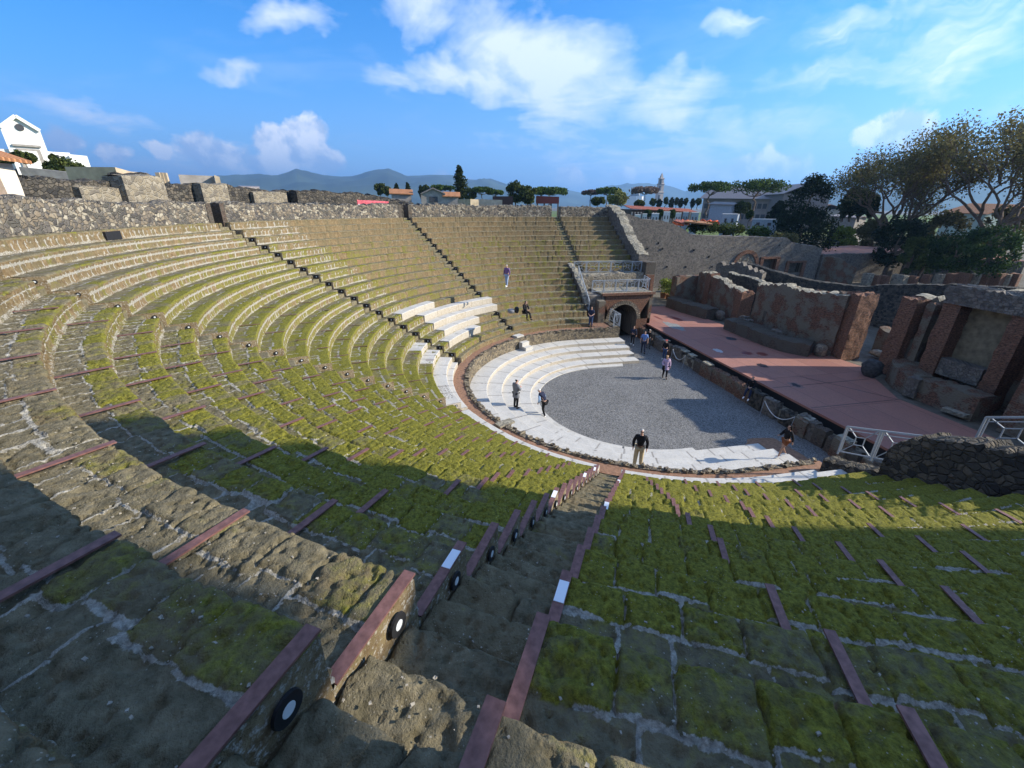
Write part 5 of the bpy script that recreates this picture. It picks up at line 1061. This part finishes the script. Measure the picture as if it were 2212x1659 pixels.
# sanctuary tower and church
def church():
    d=900; k=lambda x,y:at(x,y,d); b=k(1422,438); t=empty('bell_tower',(b[0],b[1],4),'tall thin grey bell tower with a spire on the horizon','tower'); w0=15*d/F*1.05
    zs_=[(438,1.0),(418,.92),(416,1.12),(414,.86),(400,.80),(398,1.0),(396,.70),(388,.62),(386,.82),(384,.42),(380,.34),(373,.02)]
    mb=MB(); st_=simple('tower_stone',(.34,.29,.25),.9,0,.2,.05)
    for (y0,s0),(y1,s1) in zip(zs_[:-1],zs_[1:]):
        a=k(1422,y0); c=k(1423.5,y1); mb.bar((b[0],b[1],a[2]),(b[0],b[1],c[2]),w0*.5*s0,4,w0*.5*s1)
    part(mb,'shaft',st_,t)
    for y in (426,407,392): c=k(1422,y); part(MB().box((b[0]-w0*.33,b[1]+w0*.18,c[2]),(w0*.2,w0*.2,w0*.5),.5),'belfry_opening',M['win'],t)
    c=k(1371,430); t2=empty('church',(c[0],c[1],4),'small domed church beside the brown pine, left of the bell tower','church'); z1=k(1371,424)[2]
    part(MB().box((c[0],c[1],(z1+4)/2),(24,20,z1-4),.4),'nave',M['white'],t2); mb=MB()
    for i in range(8):
        a0,a1=i/8*1.57,(i+1)/8*1.57; mb.bar((c[0],c[1],z1+11*math.sin(a0)),(c[0],c[1],z1+11*math.sin(a1)),9*math.cos(a0),14,9*math.cos(a1)+.01)
    part(mb,'dome',simple('grey_dome',(.25,.26,.27)),t2); part(MB().bar((c[0],c[1],z1+10),(c[0],c[1],z1+17),1.2,6,.2),'lantern',M['greyw'],t2)
church()
# construction yard on the grass
def cont(x0,y0,x1,y1,d,h,lab,mat,nm='container',dep=2.4,cat='container'):
    a=at(x0,y0,d); b=at(x1,y1,d); v=(b-a)[:2]; L=np.hypot(*v); v/=L; n_=np.array([-v[1],v[0]]); n_=n_ if n_@(a[:2]-CAM[:2])>0 else -n_; z0=min(a[2],b[2])-h
    t=empty(nm,(float(a[0]),float(a[1]),z0),lab,cat,'site cabins and containers'); P=[a[:2],b[:2],b[:2]+n_*dep,a[:2]+n_*dep]; part(MB().poly([tuple(p) for p in P],z0-1.5,a[2]),'body',mat,t); part(MB().poly([tuple(p+(p-np.mean(P,axis=0))*.03) for p in P],a[2]+.003,a[2]+.10),'lid',M['white'],t)
    for f in (.25,.7): c=a[:2]+v*L*f-n_*.03; part(MB().box((c[0],c[1],a[2]-h*.45),(L*.14,.1,h*.3),math.atan2(v[1],v[0])),'window',M['win'],t)
wc=simple('dirty_white_sheet',(.52,.53,.53),.6); bc=simple('blue_grey_sheet',(.30,.36,.40),.6)
for a in ((1372,465,1384,466,92,1.5,'low white parked van at the left end of the yard',wc),(1388,463,1398,463,92,1.6,'second white van in the yard',wc),(1408,462,1424,462,96,2.0,'pale site cabin between two clipped trees',bc),(1434,458,1448,459,96,2.2,'white tall cabin near the clipped trees',wc),(1460,461,1472,461,92,2,'small white cabin in the middle of the yard',wc),(1476,459,1488,459,92,2.3,'grey site toilet cabin',bc),(1494,460,1510,460,90,2.2,'grey cabin left of the orange netting',bc),(1561,463,1594,466,88,2.2,'long blue grey container right of the orange netting',bc),(1626,474,1680,477,90,1.6,'long low blue grey container behind the pointed conifer',bc),(1706,478,1730,480,92,1.6,'short container right of the pointed conifer',bc)):
    cont(*a[:6],a[6],a[7])
onm=simple('orange_netting',(.75,.13,.04),.7,0,.35,2.5)
for (x0,y0,x1,y1,lab) in ((1466,468,1492,471,'dull red plastic netting in the yard'),(1520,468,1556,472,'bright orange plastic netting heaped by the container')):
    a=at(x0,y0,84); b=at(x1,y1,82); n=26; g=[]
    for j in range(5):
        f=np.linspace(0,1,n); X_=a[0]+(b[0]-a[0])*f+np.sin(f*17+j)*.25; Y_=a[1]+(b[1]-a[1])*f+np.cos(f*13+j*2)*.3+j*.25; Zq=a[2]+(b[2]-a[2])*f-1.1+[0,.45,.7,.4,-.2][j]*(.65+.5*np.abs(np.sin(f*9))); g.append(np.stack([X_,Y_,Zq],-1))
    mb=MB(); mb.grid(np.array(g)); tag(mb.build('plastic_netting',onm,None,True),lab,'netting')
slab([tuple(at(1478,478,72)),tuple(at(1540,484,70)),tuple(at(1532,479,80)),tuple(at(1492,475,80))],.2,M['tile'],'tile_roof',None,'small orange and red tiled roof on the bank behind the great wall')
slab([tuple(at(1455,476,72)),tuple(at(1482,484,72)),tuple(at(1492,477,80)),tuple(at(1462,474,80))],.2,M['tile_red'],'tile_roof',None,'dark red tiled roof left of the small orange one')
# potted plants on the stage wing
pp=empty('potted_plants',(22,-15,1.1),'leafy green plants in terracotta pots beyond the stage','plant'); mb=MB()
for i,(x,y) in enumerate(((23.6,-15.5),(22.6,-15.6),(21.6,-15.6),(20.7,-15.6))):
    part(MB().bar((x,y,1.1),(x,y,1.75),.32,10,.42),'pot',M['tile'],pp); leaves(mb,[(x,y,2.3),(x+.2,y,2.9)],[.75,.55],420,.11)
part(mb,'foliage',FO['lime'],pp)
# tower block added out of view, shaped to cast the near seats' shadow
tw=empty('tower',(-27,-12,0),'unseen tower block added south-west of the seats to cast their shade','tower')
tw_P=[(-20.9,-8.9),(-24.0,-8.9),(-34,-8.9),(-34,-14),(-24,-14),(-20.9,-14)]
part(MB().poly(tw_P,0,[21.3,19.05,18.6,18.6,19.05,21.3]),'shade_tower_body',M['rubble_grey'],tw)

rf_=MB(); q=[(-24.1,19.65),(-23.2,21.1),(-23.2,24),(-35,24),(-35,19.3)]; rf_.add([(x,-8.7,z) for x,z in q]+[(x,-9.3,z) for x,z in q],[[i,(i+1)%5,5+(i+1)%5,5+i] for i in range(5)]); rf_.ng=[[0,1,2,3,4],[9,8,7,6,5]]
part(rf_,'shade_flap',M['rubble_grey'],tw)  # added plate over the tower, cut to leave a sunlit band on the seats
for x in (-25.5,-29,-33): part(MB().box((x,-9.0,19.4),(.3,.4,1.6)),'shade_flap_post',M['rubble_grey'],tw)
# ---------------------------------------------------------------- people
SK={'fair':simple('skin_fair',(.50,.30,.22),.6,0,.05),'tan':simple('skin_tan',(.38,.22,.15),.6,0,.05)}
def cloth(name,c): return simple(name,c,.9,0,.12,30)
def skin(name,J,E,Rd,mat,parent,sub=1):
    # one continuous skinned surface through connected joints; J name->point, E list of joint pairs
    ids={n:i for i,n in enumerate(J)}; me=bpy.data.meshes.new(name); me.from_pydata([tuple(J[n]) for n in J],[(ids[a],ids[b]) for a,b in E],[]); me.update()
    o=bpy.data.objects.new(name,me); link(o,parent); o.modifiers.new('skin','SKIN').use_smooth_shade=True; sv=me.skin_vertices[0].data
    for n,i in ids.items():
        r=Rd[n]; sv[i].radius=(r,r) if not isinstance(r,tuple) else r; sv[i].use_root=(i==0)
    o.modifiers.new('sub','SUBSURF').levels=sub; o.modifiers['sub'].render_levels=sub; me.materials.append(mat); return o
def person(loc,face,H,label,pose,wear,hairc,skn='fair',sit=False,extra=()):
    k=H/1.75; t=empty('person',loc,label,'person',None,rz=face)
    J={'pelvis':(0,0,.96),'waist':(0,.0,1.10),'chest':(0,.01,1.30),'neckb':(0,0,1.47),'neck':(0,.01,1.53),'jaw':(0,.02,1.585),'head':(0,.015,1.655),'crown':(0,.005,1.725),'nose':(0,.125,1.625)}
    for s,n in ((-1,'L'),(1,'R')):
        J.update({n+'sh':(s*.185,0,1.43),n+'el':(s*.25,-.02,1.16),n+'wr':(s*.26,.05,.93),n+'palm':(s*.262,.065,.865),n+'hip':(s*.095,0,.90),n+'kn':(s*.105,.02,.50),n+'an':(s*.105,-.02,.09),n+'toe':(s*.115,.17,.035)})
    J={a:np.array(b,float) for a,b in J.items()}
    for a,b in pose.items(): J[a]=np.array(b,float)
    for n,s in (('L',-1),('R',1)):
        d=J[n+'palm']-J[n+'wr']; d/=np.linalg.norm(d)+1e-9
        if n+'toe' not in pose: J[n+'toe']=J[n+'an']+np.array([s*.01,.18,-.055])
        side=np.array([0,1.,0])-d*d[1]; side/=np.linalg.norm(side)+1e-9
        for i,(off,L) in enumerate(((-.03,.070),(-.01,.082),(.01,.078),(.03,.06))):
            a=J[n+'palm']+side*off+d*.02; J[n+'f%da'%i]=a+d*L*.5; J[n+'f%db'%i]=a+d*L*.85+np.array([-s*.02,0,0])
        J[n+'tha']=J[n+'palm']+side*.045; J[n+'thb']=J[n+'palm']+side*.055+d*.045
    J={a:b*k for a,b in J.items()}
    E=[('pelvis','waist'),('waist','chest'),('chest','neckb'),('neckb','neck'),('neck','jaw'),('jaw','head'),('head','crown'),('head','nose')]
    for n in 'LR':
        E+=[('chest',n+'sh'),(n+'sh',n+'el'),(n+'el',n+'wr'),(n+'wr',n+'palm'),('pelvis',n+'hip'),(n+'hip',n+'kn'),(n+'kn',n+'an'),(n+'an',n+'toe')]
        for i in range(4): E+=[(n+'palm',n+'f%da'%i),(n+'f%da'%i,n+'f%db'%i)]
        E+=[(n+'palm',n+'tha'),(n+'tha',n+'thb')]
    base={'pelvis':.125,'waist':.115,'chest':.13,'neckb':.065,'neck':.052,'jaw':.062,'head':.082,'crown':.062,'nose':.012}
    for n in 'LR': base.update({n+'sh':.062,n+'el':.042,n+'wr':.028,n+'palm':.03,n+'hip':.092,n+'kn':.056,n+'an':.036,n+'toe':.03,n+'tha':.011,n+'thb':.009}); base.update({n+'f%d%s'%(i,c):.009 for i in range(4) for c in 'ab'})
    Rd={a:b*k for a,b in base.items()}
    body=skin('body',J,E,Rd,SK[skn],t)
    def garment(nm,js,es,f,mat,add=.018):
        return skin(nm,{j:J[j] for j in js},es,{j:(base[j]*f.get(j,1)+add)*k for j in js},mat,t)
    top,bot,shoe,sleeve,coat=wear['top'],wear['bot'],wear['shoe'],wear.get('sleeve',1),wear.get('coat',0)
    js=['chest','waist','pelvis','neckb','Lsh','Rsh','Lel','Rel']; es=[('chest','waist'),('waist','pelvis'),('chest','neckb'),('chest','Lsh'),('chest','Rsh'),('Lsh','Lel'),('Rsh','Rel')]
    if sleeve: js+=['Lwr','Rwr']; es+=[('Lel','Lwr'),('Rel','Rwr')]
    garment('coat' if coat else 'shirt',js,es,{'Lwr':1.1,'Rwr':1.1,'neckb':1.0,'pelvis':1.02},top,.022 if not coat else .04)
    if coat:
        a=(J['Lkn']+J['Rkn'])/2*.55+J['pelvis']*.45; b=J['pelvis']; c=MB(); n=14; an=np.linspace(0,2*PIx,n+1); g=[]
        for f in np.linspace(0,1,5):
            p=J['waist']*(1-f)+a*f; rr=(.155+.06*f)*k; g.append(np.stack([p[0]+rr*1.1*np.cos(an),p[1]+rr*.85*np.sin(an),np.full(n+1,p[2])],-1))
        c.grid(np.array(g)); o=c.build('coat_skirt',top,t,True)
    legs=['pelvis','Lhip','Rhip','Lkn','Rkn']; le=[('pelvis','Lhip'),('pelvis','Rhip'),('Lhip','Lkn'),('Rhip','Rkn')]
    if not wear.get('shorts'): legs+=['Lan','Ran']; le+=[('Lkn','Lan'),('Rkn','Ran')]
    else:
        for n in 'LR': J[n+'kn_']=J[n+'hip']*.45+J[n+'kn']*.55; base[n+'kn_']=.075
        legs=['pelvis','Lhip','Rhip','Lkn_','Rkn_']; le=[('pelvis','Lhip'),('pelvis','Rhip'),('Lhip','Lkn_'),('Rhip','Rkn_')]
    w_=wear.get('loose',1); garment('trousers' if not wear.get('shorts') else 'shorts',legs,le,{'Lkn':w_,'Rkn':w_,'Lan':w_*1.15,'Ran':w_*1.15},bot,.016)
    for n in 'LR':
        d=J[n+'toe']-J[n+'an']; h=J[n+'an']-d*.22-np.array([0,0,.035*k]); skin('shoe',{'h':h,'m':(h+J[n+'toe'])/2+np.array([0,0,.01]),'t':J[n+'toe']+d*.12},[('h','m'),('m','t')],{'h':.045*k,'m':.05*k,'t':.036*k},shoe,t)
    hp=J['head']; up=(J['crown']-J['jaw']); up/=np.linalg.norm(up); hs={'a':J['jaw']*.2+hp*.8+np.array([0,-.045*k,0]),'b':hp+np.array([0,-.03*k,.035*k]),'c':J['crown']+np.array([0,0,.0])}; he=[('a','b'),('b','c')]; hr={'a':.07*k,'b':.088*k,'c':.062*k}
    if wear.get('long'): hs['d']=J['neckb']+np.array([0,-.07*k,0]); he.append(('a','d')); hr['d']=.07*k
    skin('hair',hs,he,hr,hairc,t)
    ff=np.cross(J['Rsh']-J['Lsh'],up); ff=np.array([ff[0],ff[1],ff[2]]); ff/=np.linalg.norm(ff)+1e-9; ff=-ff if ff[1]<0 else ff; sd_=np.cross(up,ff)
    eye=MB(); 
    for s in (-1,1): eye.disc(hp+sd_*s*.032*k+ff*.083*k+up*.008*k,ff,.012*k,.004,8,0)
    eye.build('eyes',dkeye,t); m_=MB(); m_.bar(hp+ff*.088*k-up*.05*k-sd_*.02*k,hp+ff*.088*k-up*.05*k+sd_*.02*k,.005*k); m_.build('mouth',lipm,t)
    for e in extra: e(t,J,k,ff,sd_,up,hp)
    return t
dkeye=simple('eye',(.03,.02,.02),.3); lipm=simple('lips',(.35,.12,.1),.5)
BK=cloth('black_cloth',(.012,.012,.014)); NV=cloth('dark_navy',(.02,.025,.05)); BL=cloth('blue_cloth',(.12,.20,.42)); KH=cloth('khaki',(.42,.33,.20)); GR=cloth('grey_coat',(.16,.165,.18)); PK=cloth('lilac_coat',(.45,.33,.45)); PU=cloth('purple_cloth',(.16,.09,.20)); JN=cloth('pale_jeans',(.25,.32,.45)); WH=cloth('white_shoe',(.75,.75,.75)); BR=cloth('brown_shoe',(.10,.05,.03)); JD=cloth('denim',(.05,.08,.16)); WT=cloth('white_cloth',(.7,.7,.68))
hb=simple('black_hair',(.015,.012,.01),.6); hg=simple('grey_hair',(.45,.43,.40),.7); hw=simple('white_hair',(.70,.68,.62),.7); hn=simple('fair_hair',(.42,.26,.12),.6); hbr=simple('brown_hair',(.07,.04,.02),.6); hred=simple('red_cap_cloth',(.50,.04,.04),.8); hcap=simple('grey_cap_cloth',(.35,.34,.32),.8)
def FD(x,y): # heading that looks from here to the camera
    return math.atan2(CAM[1]-y,CAM[0]-x)-PIx/2
walk={'Lkn':(-.10,.20,.53),'Lan':(-.10,.26,.10),'Rkn':(.10,.0,.50),'Ran':(.10,-.24,.14),'Lwr':(-.27,-.10,.97),'Lpalm':(-.27,-.12,.90),'Rwr':(.27,.17,1.0),'Rpalm':(.265,.22,.94),'Rel':(.25,.0,1.15),'Lel':(-.25,-.08,1.17)}
stride={'Lkn':(-.10,.12,.52),'Lan':(-.10,.14,.10),'Rkn':(.10,-.02,.50),'Ran':(.10,-.14,.11)}
sitp={'pelvis':(0,0,.56),'waist':(0,.02,.72),'chest':(0,.07,.93),'neckb':(0,.10,1.10),'neck':(0,.12,1.15),'jaw':(0,.15,1.20),'head':(0,.15,1.27),'crown':(0,.14,1.34),'nose':(0,.255,1.24),'Lsh':(-.18,.08,1.05),'Rsh':(.18,.08,1.05),'Lel':(-.22,.20,.82),'Rel':(.22,.20,.82),'Lwr':(-.08,.38,.74),'Rwr':(.08,.38,.74),'Lpalm':(-.03,.43,.72),'Rpalm':(.04,.43,.74),'Lhip':(-.10,.05,.53),'Rhip':(.10,.05,.53),'Lkn':(-.13,.45,.52),'Rkn':(.13,.45,.52),'Lan':(-.13,.55,.10),'Ran':(.14,.46,.10)}
def shades(t,J,k,ff,sd_,up,hp):
    m_=MB()
    for s in (-1,1): m_.disc(hp+sd_*s*.033*k+ff*.090*k+up*.010*k,ff,.026*k,.008,10,0)
    m_.bar(hp+ff*.094*k+up*.014*k-sd_*.07*k,hp+ff*.094*k+up*.014*k+sd_*.07*k,.005*k); m_.build('sunglasses',M['black'],t)
def belt(t,J,k,ff,sd_,up,hp): part_=MB().disc(J['pelvis']+np.array([0,0,.05*k]),(0,0,1),.150*k,.035*k,16,.12*k); part_.build('belt',BR,t)
def brim(mat):
    def f(t,J,k,ff,sd_,up,hp):
        c=hp+up*.045*k+ff*.10*k; mb=MB().disc(c,up,.085*k,.008,12,0); mb.build('cap_brim',mat,t)
    return f
def heldbag(t,J,k,ff,sd_,up,hp):
    p=J['Rpalm']; skin('held_jacket',{'a':p+np.array([0,.05,.12]),'b':p+np.array([.02,.06,-.08]),'c':p+np.array([.0,.06,-.28])},[('a','b'),('b','c')],{'a':.07,'b':.12,'c':.10},BK,t)
def scarf(t,J,k,ff,sd_,up,hp): skin('scarf',{'a':J['neckb']+np.array([0,.06,.02]),'b':J['chest']+np.array([.02,.15,.02]),'c':J['waist']+np.array([.03,.16,.0])},[('a','b'),('b','c')],{'a':.075,'b':.06,'c':.05},cloth('pink_check_scarf',(.45,.25,.25)),t)
def apx(px,py,z): p=atz(px,py,z); return (float(p[0]),float(p[1]),z)
p=apx(1381,1001,1.74); p=(-7.95,3.75,.94)
person(p,FD(p[0],p[1])+.05,1.80,'man in black polo shirt and khaki trousers with sunglasses, looking up',{'Lan':(-.12,-.02,.09),'Ran':(.13,.06,.09),'Rkn':(.12,.05,.50),'Lel':(-.27,-.02,1.16),'Rel':(.27,-.02,1.16)},dict(top=BK,bot=KH,shoe=BR,loose=1.35),hg,extra=(shades,belt))
person((-8.15,-3.2,.70),R_(-8),1.62,'woman in black jacket and brown shorts striding across the marble near the right end',dict(walk,Rel=(.24,.12,1.18),Rwr=(.20,.26,1.12),Rpalm=(.18,.31,1.12)),dict(top=BK,bot=cloth('rust_cloth',(.20,.07,.03)),shoe=WT,shorts=1,coat=0,long=1),hb,'tan')
person((-.62,7.42,.46),R_(-150),1.78,'woman in a long grey coat and scarf on the marble steps',{'Rel':(.23,.08,1.15),'Rwr':(.08,.26,1.20),'Rpalm':(.03,.31,1.23),'Lel':(-.23,.06,1.15),'Lwr':(-.10,.26,1.16),'Lpalm':(-.05,.30,1.18),'head':(0,.05,1.64),'crown':(0,.05,1.715),'nose':(0,.15,1.58),'jaw':(0,.05,1.575)},dict(top=GR,bot=BK,shoe=BK,coat=1),hb,extra=(scarf,))
person((-1.15,5.88,.06),R_(-55),1.72,'white haired man in a dark vest and blue shirt stepping down onto the gravel',{'waist':(0,.07,1.08),'chest':(0,.20,1.25),'neckb':(0,.32,1.37),'neck':(0,.36,1.42),'jaw':(0,.42,1.44),'head':(0,.46,1.50),'crown':(0,.48,1.57),'nose':(0,.56,1.45),'Lsh':(-.18,.28,1.35),'Rsh':(.18,.28,1.35),'Lel':(-.24,.20,1.08),'Rel':(.24,.18,1.08),'Lwr':(-.24,.28,.86),'Rwr':(.24,.30,.86),'Lpalm':(-.24,.30,.80),'Rpalm':(.24,.33,.80),'Rkn':(.10,.22,.55),'Ran':(.10,.10,.10),'Lkn':(-.10,.05,.50),'Lan':(-.10,-.12,.10)},dict(top=NV,bot=BK,shoe=WT,loose=1.0),hw,extra=((lambda t,J,k,ff,sd_,up,hp:[skin('blue_sleeve',{'a':J[n+'sh'],'b':J[n+'el'],'c':J[n+'wr']},[('a','b'),('b','c')],{'a':.088,'b':.072,'c':.052},cloth('sky_blue',(.30,.45,.65)),t) for n in 'LR']),))
person((3.0,-3.95,0),FD(3,-4)+.2,1.68,'fair haired woman in a lilac coat carrying a black jacket across the gravel',dict(stride,Rel=(.25,.02,1.16),Rwr=(.20,.18,1.02),Rpalm=(.19,.24,.98)),dict(top=PK,bot=BK,shoe=BK,coat=1,long=1),hn,extra=(heldbag,))
person((6.6,-6.0,0),FD(6,-6)-.5,1.62,'man in a red cap and black jacket beside the rope barrier',{},dict(top=BK,bot=JD,shoe=WT,coat=0,loose=1.2),hred,extra=(brim(hred),))
person((8.35,-5.1,0),FD(8,-5)+.1,1.86,'man in a light blue T-shirt walking out from the arch',stride,dict(top=BL,bot=NV,shoe=BK,sleeve=0),hb)
person((9.4,-6.1,0),FD(9,-6)+.3,1.66,'person in a grey cap and black top behind the man in blue',stride,dict(top=BK,bot=cloth('dark_grey_cloth',(.06,.06,.06)),shoe=BK),hcap,extra=(brim(hcap),))
person((10.55,-5.25,0),FD(10,-5),1.68,'person in dark clothes holding a phone at the mouth of the arch',dict(stride,Rel=(.24,.05,1.15),Rwr=(.10,.25,1.15),Rpalm=(.06,.30,1.16)),dict(top=NV,bot=BK,shoe=WT,long=1),hbr)
person((10.75,-1.35,1.73),FD(10.7,-1.3)-.1,1.72,'man in a dark shirt and jeans standing below the sloping side railing',{'Lel':(-.26,.02,1.16),'Rel':(.26,.02,1.16),'Lwr':(-.10,.20,1.05),'Rwr':(.10,.20,1.03),'Lpalm':(-.05,.23,1.03),'Rpalm':(.05,.23,1.0)},dict(top=NV,bot=JD,shoe=BK,sleeve=0),hbr)
def on_row(px,py,k): p=atz(px,py,Zr(k)); return (float(p[0]),float(p[1]),Zr(k)+.02)
pp_=on_row(1095,620,9); person(pp_,FD(*pp_[:2])-.6,1.66,'person in a purple hooded coat and pale jeans descending the far seats',dict(stride,head=(0,.06,1.64),crown=(0,.07,1.71),nose=(0,.15,1.58)),dict(top=PU,bot=JN,shoe=WH,coat=0,loose=1.2),hg)
q_=on_row(1133,676,12); q_=(q_[0],q_[1],Zr(12)-.46+.42); person((q_[0],q_[1],Zr(12)-.43),FD(*q_[:2])+.7,1.68,'person in black sitting on the far seats beside a pile of bags',sitp,dict(top=BK,bot=BK,shoe=BK,coat=0,long=1),hb)
person((-1.55,-6.95,.40),R_(35),1.72,'young man in a black jacket and white shoes sitting on the blocks before the stage',dict(sitp,Lan=(-.15,.72,.12),Ran=(.14,.62,.14)),dict(top=BK,bot=NV,shoe=WH,loose=1.1),hb)
for i,(dx,dy,c,lb) in enumerate(((.55,.25,M['black'],'black backpack leaning beside the sitting person in black'),(.95,.5,cloth('grey_bag',(.2,.2,.21)),'grey bundle of jackets on the far seats, left of the black backpack'))):
    d=np.array([-_r[0],-_r[1]])*dx; c_=(q_[0]+d[0]*1.0,q_[1]+d[1]*1.0,Zr(12)); rock('backpack' if i==0 else 'jacket_bundle',c_,(.36,.30,.42) if i==0 else (.7,.5,.26),lb,c,11+i,cat='bag' if i==0 else 'clothes')
HAZE_HERE=1
# ---------------------------------------------------------------- far haze
hz=MB().box((0,0,492),(70000,70000,1036)).build('haze',None); hz['kind']='stuff'
hm=bpy.data.materials.new('haze_air'); hm.use_nodes=True; hn_=hm.node_tree; hn_.nodes.remove(hn_.nodes['Principled BSDF']); pv=hn_.nodes.new('ShaderNodeVolumePrincipled'); pv.inputs['Color'].default_value=(.30,.58,1,1); pv.inputs['Density'].default_value=1.6e-4; pv.inputs['Anisotropy'].default_value=.3
hn_.links.new(pv.outputs[0],hn_.nodes['Material Output'].inputs['Volume']); hz.data.materials.append(hm)
